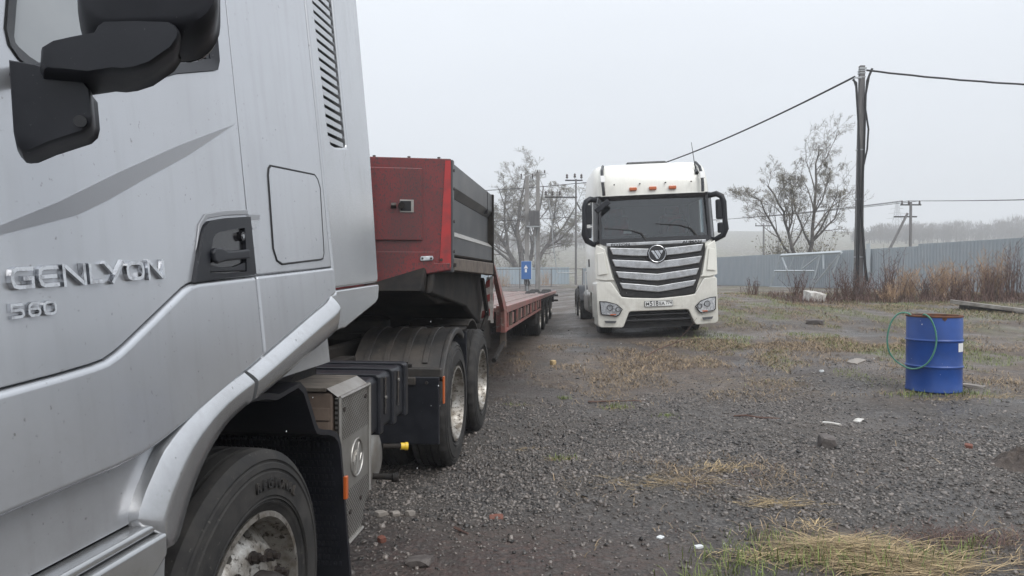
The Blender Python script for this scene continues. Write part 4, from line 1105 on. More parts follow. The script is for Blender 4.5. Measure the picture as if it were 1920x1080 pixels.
mm_ = shell('mirror_housing', rrect(.168, .420, 1.905, 2.36, .06, 6, .0), 1.30, .10, 'plastic', .22, lean=.62)
MB().prism([(x*.94+.0177, 1.312, z*.96+.085) for x, z in rrect(.170,.420,1.895,2.36,.055)], (0,.003,0)).build('mirror_glass', 'chrome', mm_)
lm_ = shell('mirror_housing', [(.037,1.894),(.085,1.885),(.14,1.868),(.178,1.853),(.190,1.838),(.194,1.79),(.190,1.775),(.178,1.765),(.11,1.746),(.075,1.733),(.060,1.732),(.050,1.742),(.044,1.77)], 1.30, .06, 'plastic', .14, lean=.66)
MB().cyl((.205,1.252,1.790),(.215,1.232,1.788),.012,.010,14).build('pivot_cap', 'gloss_black', lm_)
# arm: fairing that reaches outward under the main mirror
AO = [(.108,1.893),(.106,1.866),(.112,1.856),(.15,1.852),(.189,1.847),(.235,1.852),(.255,1.850),(.276,1.852),(.305,1.860),(.344,1.884),(.356,1.900),(.358,1.910),(.350,1.921),(.339,1.927),(.28,1.931),(.222,1.932),(.212,1.926),(.204,1.914),(.16,1.908),(.125,1.902)]
arm_ = shell('mirror_arm', AO, 1.285, .085, 'plastic', .16, lean=.70)
MB().tube([(.17,1.26,1.88),(.08,1.32,1.895),(-.01,1.40,1.915),(-.07,1.43,1.925)], .020, 10).build('arm_spindle', 'plastic', arm_)

# inner wheel arch and its rear flap
arc = [(2.3+.655*math.cos(R(a)), .47+.655*math.sin(R(a))) for a in range(178, 72, -8)]
prof = arc + [(2.66,1.115),(2.71,1.085),(2.735,1.05),(2.78,.985),(2.812,.935),(2.84,.905),(2.88,.892),(2.97,.872),(3.03,.85),(3.075,.82),(3.098,.78),(3.12,.68),(3.146,.549),(3.185,.36),(3.225,.16)]
mb = MB()
rings = [[(-.60,y,z) for y,z in prof], [(-.035,y,z) for y,z in prof], [(-.012,y+.004,z+.004) for y,z in prof], [(-.012,y+.022,z+.022) for y,z in prof], [(-.60,y+.022,z+.022) for y,z in prof]]
mb.loft(rings, closed=False, caps=False)
inf = mb.build('inner_wheel_arch', 'plastic', st)
# moulded pimples on the flap
mb = MB()
for k in range(26):
    for j in range(20):
        t = j/19; z = .25 + .60*t; y = np.interp(z, [.16,.36,.549,.68,.78,.85], [3.225,3.185,3.146,3.12,3.098,3.03]) 
        x = -.05 - k*.020 - (j % 2)*.010
        mb.box(x-.006, x+.006, y-.006, y+.003, z-.009, z+.009)
tag(mb.build('spray_mat', 'plastic', inf, smooth=False, fix=False), kind='stuff')
MB().box(-.013,.004,3.130,3.156,.575,.675).build('side_reflector', 'orange', st, bevel=.004).location = (.008, -.012, -.012)

fw = make_wheel(st, (.01, 2.30, .463), 'front', rot=(R(8),0,R(-2)))
# moulded sidewall lettering
def arc_text(parent, s_, r, a0, da, size):
    for i, ch in enumerate(s_):
        a = a0 - da*i
        mt = Matrix.Translation((.0045, 0, 0)) @ Matrix.Rotation(R(a)-PI/2, 4, 'X') @ Matrix.Translation((0, 0, r)) @ Matrix.Rotation(PI/2, 4, 'Z') @ Matrix.Rotation(PI/2, 4, 'X')
        text_mesh('sidewall_letter', ch, size, 'dusty_black', parent, .004, mt, .0012)
arc_text(fw.children[0], 'REGIONAL', .393, 84, 5.6, .044)

# chassis, tanks, boxes
for x in (-.92, -1.70): MB().box(x, x+.10, 1.3, 8.0, .72, 1.0).build('chassis_rail', 'chassis', st, bevel=.008)
MB().box(-1.9,-.62,1.35,3.05,.55,1.13).build('engine_block', 'chassis', st, bevel=.03)
MB().box(-2.0,-.30,2.75,3.6,1.0,1.30).build('cab_mount', 'chassis', st, bevel=.03)
MB().cyl((-.42,2.86,1.16),(-.42,3.25,1.16),.17,n=24).build('air_filter', 'plastic', st, bevel=.02)
MB().box(-2.3,-.25,3.3,3.72,1.30,1.62).build('rear_crossmember', 'chassis', st, bevel=.02)
ex = MB().prism([(-.62,3.27,.36),(-.62,3.545,.36),(-.62,3.545,1.02),(-.62,3.145,1.02),(-.62,3.145,.83),(-.62,3.19,.72)], (.56,0,0)).build('exhaust_box', 'lagging', st, bevel=.012)
SH = [(3.14,1.0),(3.552,1.0),(3.552,.475),(3.545,.455),(3.50,.425),(3.475,.40),(3.462,.36),(3.43,.335),(3.235,.325),(3.14,.80)]
hsd = MB().prism([(-.05,y,z) for y,z in SH], (.022,0,0)).build('heat_shield', 'perf', ex, bevel=.006)
MB().add([(-.028,3.14,1.0),(-.028,3.552,1.0),(-.085,3.552,1.04),(-.085,3.14,1.04)], [(0,1,2,3)]).build('shield_chamfer', 'alu', ex, smooth=False)
MB().prism([(-.087,3.135,1.028),(-.087,3.555,1.028),(-.64,3.555,1.028),(-.64,3.135,1.028)], (0,0,.014)).build('top_plate', 'rust_top', ex)
for p_, q_ in (((-.024,3.137,.80),(-.024,3.137,1.0)), ((-.024,3.137,1.0),(-.024,3.555,1.0)), ((-.024,3.555,1.0),(-.024,3.552,.48)), ((-.024,3.235,.328),(-.024,3.44,.332))):
    MB().tube([p_, q_], .009, 6).build('shield_edge', 'alu', ex)
for k, (z0_, z1_) in enumerate(((.83,.90),(.90,.96))):
    MB().box(-.56,-.07,3.128-.002*k,3.139,z0_+.004,z1_-.004).build('lagging_block', 'lagging', ex, smooth=False)
# emblem pressed into the shield
MB().tube([(-.0255, 3.37+.085*math.cos(2*PI*i/40), .685+.085*math.sin(2*PI*i/40)) for i in range(41)], .005, 6).build('emblem_ring', 'alu', hsd)
for pts in ([(3.325,.66),(3.345,.70),(3.36,.72),(3.36,.645),(3.35,.61)], [(3.38,.61),(3.38,.72),(3.395,.75)], [(3.40,.70),(3.40,.66),(3.43,.69)], [(3.31,.675),(3.335,.675)]):
    MB().tube([(-.0255,y,z) for y,z in pts], .0045, 6).build('emblem_stroke', 'alu', hsd)
for (y,z) in ((3.20,.94),(3.50,.95),(3.27,.46),(3.42,.48)): MB().cyl((-.03,y,z),(-.022,y,z),.011,n=10).build('bolt', 'nut', hsd)
# ribbed battery box
bt = MB().prism([(-.62,3.64,.70),(-.62,4.40,.70),(-.62,4.40,1.0),(-.62,3.64,1.0)], (.56,0,0)).build('battery_box', 'plastic', st, bevel=.035, seg=4)
for y in (3.80,4.06,4.32):
    MB().prism([(-.60,y,.69),(-.044,y,.69),(-.044,y,1.0),(-.07,y,1.014),(-.60,y,1.014)], (0,.075,0)).build('rib', 'plastic', bt, bevel=.012)
for y in (3.92,4.18): MB().box(-.06,-.052,y,y+.03,.78,.98).build('strap', 'gloss_black', bt)
for y,z in ((3.935,.87),(4.195,.93)): MB().cyl((-.055,y,z),(-.045,y,z),.009,n=8).build('bolt', 'alu', bt)
MB().cyl((-.20,3.58,.80),(-.09,3.60,.80),.016,n=10).build('red_valve', 'redcap', st)
# air tanks lying across the frame
for y, z in ((3.70,.50),(3.96,.53)):
    tk = MB(); tk.lathe([(0,.0),(.09,-.006),(.15,-.03),(.172,-.07),(.175,-.10),(.175,-.7),(.1,-.76),(0,-.77)], (-.10,y,z), (1,0,0), 40); tk = tk.build('air_tank', 'alu' if y > 3.8 else 'dusty_black', st)
MB().cyl((-.10,3.85,.46),(.01,3.88,.45),.016,n=10).build('drain_valve', 'chassis', st)
MB().cyl((.0,3.87,.45),(.03,3.885,.448),.024,n=10).build('drain_knob', 'chassis', st)
MB().cyl((-.10,4.04,.575),(-.01,4.085,.568),.015,n=12).build('coupling_pipe', 'chassis', st)
yc = MB().cyl((-.01,4.085,.568),(.012,4.096,.566),.020,n=16).cyl((.0121,4.096,.566),(.027,4.103,.565),.023,n=16).build('coupling_cap', 'yellow', st)
mf = MB().box(-.74,-.03,5.215,5.245,.31,.80).build('front_mudflap', 'plastic', st, bevel=.008)
for x in (-.66,-.12): MB().cyl((x,5.214,.76),(x,5.205,.76),.012,n=8).build('bolt', 'nut', mf)
MB().box(-.76,-.64,4.42,5.2,.55,.95).build('frame_bracket', 'chassis', st, bevel=.01)
# rear mudguard with arched ribs
def arc_strip(name, cy, cz, r, a0, a1, x0, x1, th, m, parent, n=22, bevel=0):
    rings = []
    for i in range(n+1):
        a = R(a0 + (a1-a0)*i/n); c_, s_ = math.cos(a), math.sin(a)
        rings.append([(x0,cy+r*c_,cz+r*s_),(x1,cy+r*c_,cz+r*s_),(x1,cy+(r+th)*c_,cz+(r+th)*s_),(x0,cy+(r+th)*c_,cz+(r+th)*s_)])
    return MB().loft(rings).build(name, m, parent, bevel=bevel)
mg = arc_strip('mudguard', 5.86, .47, .62, 148, 66, -.72, -.055, .016, 'dusty_black', st)
arc_strip('mudguard_lip', 5.86, .47, .595, 152, 62, -.058, -.01, .050, 'dusty_black', mg, bevel=.012)
for x in (-.62,-.47,-.32,-.17): arc_strip('mudguard_rib', 5.86, .47, .637, 140, 66, x-.022, x+.022, .012, 'dusty_black', mg, bevel=.004)
MB().box(-.72,-.02,5.245,5.30,.79,.86).build('mudguard_bracket', 'dusty_black', mg, bevel=.01)
MB().box(-.72,-.20,5.20,5.26,.74,.80).build('mudguard_bracket', 'dusty_black', mg, bevel=.01)
MB().box(-.68,-.25,5.255,5.30,.86,.885).build('clip_bar', 'chassis', mg)
MB().box(-.014,.0,5.262,5.295,.60,.80).build('side_reflector', 'orange', mg, bevel=.004)
arc_strip('mudguard', 7.2, .47, .62, 112, 45, -.70, -.12, .016, 'dusty_black', st)
MB().box(-.68,-.06,6.56,6.585,.30,1.03).build('wheel_spat', 'plastic', st, bevel=.01)
MB().box(-.70,-.08,6.12,6.66,1.05,1.066).build('mudguard_bridge', 'dusty_black', st)
for y in (5.86, 7.2):
    make_wheel(st, (-.01, y, .50), 'rear', rot=(R(y*40),0,0))
    make_wheel(st, (-.365, y, .50), 'rear', detail=False)
    MB().cyl((-2.2,y,.50),(-.4,y,.50),.10,n=16).build('axle', 'chassis', st)
    make_wheel(st, (-2.49, y, .50), 'rear', detail=False, sgn=-1)
make_wheel(st, (-2.51, 2.30, .463), 'front', detail=False, sgn=-1)
MB().cyl((-2.2,2.30,.463),(-.35,2.30,.463),.07,n=12).build('axle', 'chassis', st)
fw5 = MB().lathe([(0,0),(.45,0),(.48,.03),(.48,.10),(.44,.12),(0,.12)], (-1.25,6.5,1.03), (0,0,1), 32).build('fifth_wheel', 'chassis', st)
MB().box(-1.6,-.9,6.1,7.0,.98,1.04).build('fifth_wheel_mount', 'chassis', st)
for k in range(4): MB().tube([(-.7-.15*k,3.75,1.5),(-.7-.13*k,4.2,1.12+.02*k),(-.8-.12*k,4.8,1.2),(-1.0-.1*k,5.35,1.52)], .018, 8).build('air_line', 'cable', st)

# ------------------------------------------------------------------ low loader trailer behind the tractor (same heading)
tr = thing('lowbed_trailer', 'red and grey lowbed trailer with a raised gooseneck coupled to the silver truck', 'trailer', TX0, (0, 0, TRZ))
# gooseneck: chamfered red nose
NA = (-.62, 5.35); NB = (0.0, 5.53)           # plan points of the chamfered corner
nose = [(-.62,5.35),(-.0,5.53)]
def onnose(t, z, o=0.0):
    d = Vector((NB[0]-NA[0], NB[1]-NA[1])); n = Vector((d.y, -d.x)).normalized()
    p = Vector(NA) + d*t + n*o
    return (p.x, p.y, z)
MB().prism([onnose(-.6,1.40), onnose(1.0,1.575), onnose(1.0,2.425), onnose(-.6,2.425)], (-.012,.04,0)).build('nose_panel', 'tred', tr, bevel=.006)
MB().prism([onnose(-.55,1.80,.003), onnose(.66,1.80,.003), onnose(.66,2.345,.003), onnose(-.55,2.345,.003)], (onnose(0,0,.02)[0]-onnose(0,0,.003)[0], onnose(0,0,.02)[1]-onnose(0,0,.003)[1], 0)).build('locker_door', 'tred', tr, bevel=.006)
ex_ = Vector(onnose(0,0,.012)) - Vector(onnose(0,0,.003))
MB().prism([onnose(-.6,1.405,.003), onnose(.985,1.582,.003), onnose(.985,1.63,.003), onnose(.80,1.63,.003), onnose(.80,1.715,.003), onnose(-.6,1.715,.003)], ex_).build('lower_skirt', 'tred', tr, bevel=.003)
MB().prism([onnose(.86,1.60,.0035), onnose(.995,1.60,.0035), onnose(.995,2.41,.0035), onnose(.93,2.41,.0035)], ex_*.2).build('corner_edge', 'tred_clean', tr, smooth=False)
e3 = Vector(onnose(0,0,.040)) - Vector(onnose(0,0,.021))
lk = MB().prism([onnose(.40,2.01,.021), onnose(.56,2.01,.021), onnose(.56,2.105,.021), onnose(.40,2.105,.021)], e3*.25).build('latch_plate', 'alu', tr, bevel=.002)
MB().prism([onnose(.405,2.02,.0265), onnose(.53,2.02,.0265), onnose(.53,2.095,.0265), onnose(.405,2.095,.0265)], e3*.15).build('latch_recess', 'shut', lk, smooth=False)
MB().cyl(onnose(.42,2.06,.027), onnose(.42,2.06,.05), .025, n=14).build('latch_knob', 'chassis', lk)
MB().cyl(onnose(.30,2.06,.027), onnose(.36,2.06,.027), .022, n=10).build('latch_hinge', 'nut', lk)
lp = MB().prism([onnose(.64,1.645,.013), onnose(.78,1.65,.013), onnose(.79,1.667,.013), onnose(.78,1.685,.013), onnose(.64,1.68,.013), onnose(.63,1.662,.013)], e3*.6).build('marker_lamp', 'lampclear', tr, bevel=.004)
for t in (.66,.76): MB().cyl(onnose(t,1.665,.026), onnose(t,1.665,.031), .008, n=8).build('lamp_screw', 'nut', lp)
MB().cyl(onnose(.88,1.655,.012), onnose(.88,1.655,.025), .012, n=10).build('bolt', 'nut', tr)
for t in (-.3,.1,.5,.85): MB().cyl((onnose(t,2.425)[0],onnose(t,2.425)[1]+.02,2.42), (onnose(t,2.425)[0],onnose(t,2.425)[1]+.02,2.437), .012, n=8).build('rivet', 'nut', tr)
# nose continues square across the front, mostly behind the cab
MB().box(-1.9,-.62,5.17,5.35,1.40,2.425).build('nose_front', 'tred', tr, bevel=.02)
# ribbed side boards
prof_b = [(-.015,2.405),(.0,2.40),(.0,2.222),(-.045,2.160),(-.045,1.890),(.0,1.845),(.0,1.690),(-.012,1.682)]
def boards(name, pr, y0, y1, m):
    mb = MB(); ring0 = [(x,y0,z) for x,z in pr] + [(-.07,y0,pr[-1][1]),(-.07,y0,pr[0][1])]
    ring1 = [(x,y1,z) for x,z,_ in [(a,c,0) for a,b,c in ring0]]
    ring1 = [(a,y1,c) for a,b,c in ring0]
    return mb.loft([ring0, ring1]).build(name, m, tr, smooth=False)
boards('top_board', [(-.015,2.405),(.0,2.40),(.0,2.222),(-.045,2.160),(-.05,2.158)], 5.60, 7.80, 'board')
boards('middle_board', [(-.05,2.156),(-.045,2.152),(-.045,1.892),(-.044,1.890)], 5.60, 7.80, 'board')
boards('band_board', [(-.044,1.888),(.0,1.848),(.004,1.840),(.0,1.838)], 5.60, 7.80, 'alu')
boards('bottom_board', [(.0,1.836),(.0,1.70),(-.02,1.688)], 5.60, 7.80, 'board')
MB().box(-.08,.012,5.535,5.598,1.56,2.42).build('corner_post', 'board', tr, bevel=.008)
MB().box(-.08,.016,7.802,7.86,1.54,2.41).build('corner_post', 'chassis', tr, bevel=.006)
MB().box(-.07,.004,7.45,7.462,2.17,2.40).build('board_joint', 'shut', tr, smooth=False)
for z in (1.72,1.95,2.2,2.34): MB().cyl((.0,5.566,z),(.02,5.566,z),.012,n=8).build('hinge_bolt', 'nut', tr)
MB().prism([(-.10,5.54,1.575),(-.10,7.90,1.545),(-.10,7.90,1.672),(-.10,5.54,1.672)], (.112,0,0)).build('bottom_rail', 'rail_brown', tr, bevel=.008)
MB().box(.012,.03,5.545,5.60,1.60,1.63).build('hook', 'nut', tr)
# inner volume, back board, floor of the neck
MB().box(-2.42,-.075,5.6,7.82,1.66,1.70).build('neck_floor', 'chassis', tr)
MB().box(-2.45,-2.42,5.5,7.85,1.56,2.40).build('far_board', 'board', tr)
MB().box(-2.42,-.08,7.80,7.84,1.70,2.38).build('rear_board', 'board', tr)
# swan neck under the box
SW = [(5.3,1.42),(5.9,1.30),(6.9,1.28),(7.3,1.20),(7.75,.98),(8.2,.72),(9.0,.62),(9.05,1.08),(8.55,1.28),(8.0,1.64),(5.5,1.64)]
MB().prism([(-2.3,y,z) for y,z in SW], (2.12,0,0)).build('swan_neck', 'chassis', tr, bevel=.02)
MB().prism([(-.18,5.55,1.64),(-.18,7.85,1.64),(-.18,7.75,1.02),(-.18,7.2,1.15),(-.18,6.9,1.24),(-.18,5.4,1.40)], (.06,0,0)).build('belly_plate', 'chassis', tr, bevel=.02)
MB().tube([(-.06,7.5,1.5),(-.06,7.86,1.12),(-.10,7.75,.95)], .025, 6).build('strut', 'chassis', tr)
# sloping front upstand of the deck, hazard board
MB().prism([(-.05,7.95,1.66),(-.05,8.02,1.66),(-.05,9.08,1.18),(-.05,9.08,.85),(-.05,8.96,.83),(-.05,8.90,1.10)], (.055,0,0)).build('deck_upstand', 'tred_worn', tr, bevel=.006)
hz_b = MB().box(-.03,.0,7.90,7.93,1.02,1.53).build('hazard_board', 'hazwhite', tr)
for k in range(3): MB().prism([(.001,7.90,1.06+k*.17),(.001,7.93,1.10+k*.17),(.001,7.93,1.18+k*.17),(.001,7.90,1.14+k*.17)], (.002,0,0)).build('hazard_stripe', 'hazred', hz_b, smooth=False)
MB().prism([(-.15,7.895,1.05),(-.03,7.895,1.05),(-.03,7.895,1.52),(-.07,7.895,1.52)], (0,.012,0)).build('hazard_board', 'hazwhite', tr)
for k in range(3): MB().prism([(-.13+k*.02,7.891,1.07+k*.16),(-.035,7.891,1.10+k*.16),(-.035,7.891,1.18+k*.16),(-.12+k*.02,7.891,1.15+k*.16)], (0,.003,0)).build('hazard_stripe', 'hazred', tr, smooth=False)
# deck planks, one by one
nplk = 11; psrc = None
for k in range(nplk):
    x0 = -2.44 + k*.219
    for j, (y0, y1) in enumerate(((9.10,13.3),(13.31,17.6),(17.61,22.0))):
        z0_ = 1.135 - .004*((k*7+j*3) % 3)
        o = MB().box(x0+.006, x0+.213, y0, y1, z0_-.05-.0045*(y0-9), z0_-.0045*(y0-9)).build('deck_plank', 'plank_t', tr, smooth=False, bevel=0)
        me_ = o.data
        for v in me_.vertices: v.co.z = z0_ - (.05 if v.co.z < z0_ - .0045*(y0-9) - .025 else 0) - .0045*(v.co.y-9)
MB().prism([(-.04,9.08,1.155),(-.04,22.0,1.095),(-.04,22.0,1.02),(-.04,9.08,1.07)], (.055,0,0)).build('edge_rail', 'tred_worn', tr, bevel=.006)
MB().prism([(-.06,9.08,.86),(-.06,15.4,.84),(-.06,15.4,1.05),(-.06,9.08,1.07)], (.04,0,0)).build('side_beam', 'chassis', tr)
MB().prism([(-.10,9.06,.84),(-.10,15.4,.82),(-.10,15.4,.85),(-.10,9.06,.875)], (.11,0,0)).build('lower_flange', 'tred_worn', tr)
MB().box(-.12,.012,9.03,9.08,.83,1.16).build('end_post', 'tred_worn', tr, bevel=.006)
for k in range(16):
    y = 9.3 + k*.40
    MB().box(-.02,.008,y,y+.07,.875,1.065).build('stake_pocket', ['tred_worn', 'rail_brown', 'chassis'][k % 3], tr, smooth=False)
    if k % 3 == 1: MB().box(-.02,.004,y+.13,y+.31,.90,1.04).build('side_plate', 'tred_worn', tr, smooth=False)
MB().prism([(-.1,15.42,.98),(-.1,22.0,.95),(-.1,22.0,1.02),(-.1,15.42,1.05)], (.09,0,0)).build('rear_beam', 'chassis', tr)
MB().box(-2.46,-2.40,9.08,22.0,.85,1.10).build('side_beam', 'tred_worn', tr)
for x in (-.8,-1.7): MB().box(x-.08,x+.08,8.9,21.8,.60,1.02).build('chassis_beam', 'chassis', tr)
MB().box(-2.40,-.06,21.9,22.02,.75,1.08).build('tail_beam', 'chassis', tr)
for k, z in enumerate((.95,.80)): MB().cyl((-.08,22.0,z),(.06,22.06,z),.03,n=8).build('tail_peg', 'chassis', tr)
for k in range(4):
    y = 15.75 + k*1.45; zw = gz(-1.066+.1089*y+.0, y*.994) + .40
    make_wheel(tr, (-.03, y, zw), 'rear', Rr=.42, wd=.27, detail=False)
    make_wheel(tr, (-.36, y, zw), 'rear', Rr=.42, wd=.27, detail=False)
    make_wheel(tr, (-2.43, y, zw), 'rear', Rr=.42, wd=.27, detail=False, sgn=-1)
    MB().cyl((-2.2,y,zw),(-.3,y,zw),.08,n=10).build('axle', 'chassis', tr)
MB().box(-.5,-.05,14.6,15.1,.55,.82).build('spare_bracket', 'chassis', tr)
MB().box(-.10,-.02,9.25,9.30,.62,.84).build('landing_leg', 'rail_brown', tr)
MB().tube([(-.06,8.4,.55),(-.02,9.0,.70)], .03, 6).build('support_bar', 'chassis', tr)

# ------------------------------------------------------------------ white tractor facing the camera
WX, WY = 2.99, 14.55
wt = thing('tractor_truck', 'white cab-over tractor truck facing forward with a chrome slatted grille', 'truck', (WX, WY, gz(WX, WY)-.03), (0, R(-2.4), R(-1.1)))
def ring(hw, yf, yb, z, c=.30, cb=.05):
    pts = [(-hw, yb), (-hw, yf+c*1.15), (-hw+.03, yf+c*.6), (-hw+.10, yf+c*.25), (-hw+.28, yf+.035), (-hw*.4, yf), (hw*.4, yf), (hw-.28, yf+.035), (hw-.10, yf+c*.25), (hw-.03, yf+c*.6), (hw, yf+c*1.15), (hw, yb)]
    return [(x, y, z) for x, y in pts]
# cab body below the windscreen, roof above it
MB().loft([ring(1.215,.03,2.25,.98), ring(1.235,.02,2.25,1.3), ring(1.235,.02,2.25,1.9), ring(1.225,.04,2.25,2.03)]).build('cab_body', 'white', wt)
MB().loft([ring(1.195,.14,2.25,2.96), ring(1.20,.15,2.25,3.05), ring(1.19,.16,2.25,3.20), ring(1.175,.22,2.25,3.36), ring(1.16,.30,2.25,3.50), ring(1.125,.42,2.25,3.60), ring(1.03,.70,2.2,3.675), ring(.7,1.1,2.0,3.70)]).build('roof', 'white', wt)
# side walls behind the door glass, rear wall
for s in (-1, 1):
    MB().prism([(s*1.20,1.15,2.0),(s*1.20,2.25,2.0),(s*1.185,2.25,2.98),(s*1.185,1.15,2.98)], (-s*.03,0,0)).build('side_wall', 'white', wt)
    MB().prism([(s*1.215,.42,2.05),(s*1.215,1.14,2.05),(s*1.195,1.14,2.93),(s*1.195,.48,2.93)], (-s*.01,0,0)).build('door_window', 'windscreen', wt)
    # A pillar
    MB().loft([[(s*1.235,.20,2.0),(s*1.235,.44,2.0),(s*1.18,.44,2.0),(s*1.08,.075,2.0),(s*1.13,.06,2.0)], [(s*1.20,.27,2.97),(s*1.20,.48,2.97),(s*1.15,.48,2.97),(s*1.06,.165,2.97),(s*1.11,.16,2.97)]]).build('windscreen_pillar', 'gloss_black', wt)
    MB().loft([[(s*1.239,.30,2.02),(s*1.239,.46,2.02),(s*1.20,.46,2.02),(s*1.20,.30,2.02)], [(s*1.203,.34,2.97),(s*1.203,.46,2.97),(s*1.17,.46,2.97),(s*1.17,.34,2.97)]]).build('door_pillar', 'white', wt)
MB().box(-1.19,1.19,2.1,2.2,2.0,2.98).build('rear_wall', 'liner', wt)
MB().box(-1.1,1.1,.35,.80,2.0,2.16).build('dashboard', 'matte_black', wt, bevel=.05)
MB().box(-1.17,1.17,.25,2.1,2.90,2.955).build('headliner', 'liner', wt)
MB().box(-1.15,1.15,.8,2.1,2.0,2.03).build('cab_floor', 'matte_black', wt)
for x in (-.62, .62):
    se = MB().box(x-.27,x+.27,1.25,1.45,2.03,2.62).build('seat', 'seat', wt, bevel=.06, seg=3)
    MB().box(x-.15,x+.15,1.27,1.40,2.625,2.80).build('headrest', 'seat', se, bevel=.04)
stw = MB().tube([(.62+.23*math.cos(2*PI*i/24), .78-.1*math.sin(2*PI*i/24), 2.27+.2*math.sin(2*PI*i/24)) for i in range(25)], .018, 8).build('steering_wheel', 'matte_black', wt)
# windscreen with black surround
def ws(u, v):   # u -1..1, v 0..1
    hw = 1.125 - .03*v
    return Vector((u*hw, .045 + .10*v + .07*abs(u)**3, 2.075 + .80*v + (0 if abs(u) < .8 else 0)))
mb = MB(); nu, nv = 16, 6
mb.add([ws(-1+2*i/nu, j/nv) for j in range(nv+1) for i in range(nu+1)], [(j*(nu+1)+i, j*(nu+1)+i+1, (j+1)*(nu+1)+i+1, (j+1)*(nu+1)+i) for j in range(nv) for i in range(nu)])
wsn = mb.build('windscreen', 'windscreen', wt)
MB().loft([[(x, y-.02, 2.875), (x, y+.05, 2.875), (x, y+.07, 2.975), (x, y-.045, 2.955)] for x, y in [(-1.19,.30),(-1.10,.19),(-.8,.145),(0,.135),(.8,.145),(1.10,.19),(1.19,.30)]]).build('sun_visor', 'gloss_black', wt)
MB().loft([[(x, y-.025, z), (x, y+.05, z), (x, y+.06, 2.085), (x, y-.01, 2.085)] for x, y, z in [(-1.17,.17,2.03),(-1.05,.08,1.965),(-.95,.05,1.955),(0,.03,1.945),(.95,.05,1.955),(1.05,.08,1.965),(1.17,.17,2.03)]]).build('cowl', 'gloss_black', wt)
for s in (-1, 1): MB().loft([[(s*1.10,.075,2.05),(s*1.155,.10,2.05),(s*1.155,.14,2.05)], [(s*1.065,.19,2.90),(s*1.115,.21,2.90),(s*1.115,.25,2.90)]]).build('windscreen_trim', 'gloss_black', wt)
def onws(x, z, o=-.02):
    v = (z-2.075)/.8; hw = 1.125-.03*v; u = x/hw
    return (x, .045+.10*v+.07*abs(u)**3+o, z)
for pts in ([(-.20,2.03),(-.28,2.17),(-.50,2.25),(-1.02,2.31)], [(.86,2.05),(.72,2.24),(.50,2.31),(.02,2.36)]):
    MB().tube([onws(x, z) for x, z in pts], [.022,.022,.014,.009], 6).build('wiper', 'matte_black', wt)
MB().box(-.62,-.46,.16,.17,2.19,2.27).build('sticker', 'sticker', wt, smooth=False)
# grille
GR = [(-.985,1.925),(.985,1.925),(.985,1.80),(.93,1.55),(.86,1.25),(.745,.93),(.55,.895),(0,.855),(-.55,.895),(-.745,.93),(-.86,1.25),(-.93,1.55),(-.985,1.80)]
grl = MB().prism([(x,.012,z) for x,z in GR], (0,-.02,0)).build('grille', 'matte_black', wt, bevel=.008)
for z, hw, hh, dip in ((1.815,.945,.15,.045),(1.575,.905,.15,.06),(1.34,.84,.14,.07),(1.115,.77,.125,.08)):
    P_ = [(-hw,z+hh*.62),(-hw*.5,z+hh*.5-dip*.35),(0,z+hh*.5-dip),(hw*.5,z+hh*.5-dip*.35),(hw,z+hh*.62),(hw-.06,z-hh*.35),(hw*.5,z-hh*.5-dip*.45),(0,z-hh*.5-dip),(-hw*.5,z-hh*.5-dip*.45),(-hw+.06,z-hh*.35)]
    MB().prism([(x,-.009,zz) for x,zz in P_], (0,-.035,0)).build('grille_slat', 'slatchrome', grl, bevel=.014, seg=3)
for s in (-1, 1):
    for z, a in ((1.68,.86),(1.44,.80),(1.22,.73)):
        MB().prism([(s*a,-.009,z+.02),(s*.25,-.009,z-.02),(s*.25,-.009,z-.045),(s*(a-.02),-.009,z-.01)], (0,-.008,0)).build('grille_bar', 'gloss_black', grl, smooth=False)
MB().prism([(-1.0,.005,1.935),(1.0,.005,1.935),(1.0,.005,1.995),(-1.0,.005,1.995)], (0,-.025,0)).build('grille_header', 'slatchrome', grl, bevel=.008)
upr = Matrix.Rotation(PI/2, 4, 'X')
text_mesh('header_letters', 'AUMAN', .075, 'ink', wt, .002, Matrix.Translation((.72,-.024,1.955)) @ upr, .002, 1.45)
text_mesh('header_letters', 'FOTON', .075, 'ink', wt, .002, Matrix.Translation((-.72,-.024,1.955)) @ upr, .002, 1.45)
# round emblem
em = MB().cyl((0,-.03,1.745),(0,-.075,1.745),.195,n=40).build('emblem', 'gloss_black', wt, bevel=.006)
MB().tube([(.168*math.cos(2*PI*i/40),-.076,1.745+.168*math.sin(2*PI*i/40)) for i in range(41)], .011, 8).build('emblem_ring', 'chrome', em)
for P_ in ([(-.125,1.81),(-.065,1.81),(.035,1.64),(-.010,1.64)], [(-.048,1.81),(.022,1.81),(.070,1.722),(.046,1.652)], [(.04,1.81),(.125,1.81),(.082,1.733)]):
    MB().prism([(x,-.0755,z) for x,z in P_], (0,-.010,0)).build('emblem_bar', 'chrome', em, bevel=.002)
# bumper
BP = [(-1.255,.34),(-1.20,.295),(-.76,.285),(-.72,.30),(-.60,.585),(-.56,.60),(.56,.60),(.60,.585),(.72,.30),(.76,.285),(1.20,.295),(1.255,.34),(1.26,1.20),(1.22,1.235),(.97,1.22),(.93,1.20),(.735,.905),(.55,.88),(0,.845),(-.55,.88),(-.735,.905),(-.93,1.20),(-.97,1.22),(-1.22,1.235),(-1.26,1.20)]
bmp = MB().prism([(x,.55,z) for x,z in BP], (0,-.58,0))
for i, (x,y,z) in enumerate(bmp.v):
    if y < .2: bmp.v[i] = (x*(1 if abs(x) < 1 else .975), y + max(0,abs(x)-.75)**2*.55, z)
bmp.build('bumper', 'white', wt, bevel=.022, seg=3)
MB().prism([(x,.16,z) for x,z in [(-.62,.60),(.62,.60),(.78,.25),(-.78,.25)]], (0,.05,0)).build('lower_intake', 'matte_black', wt)
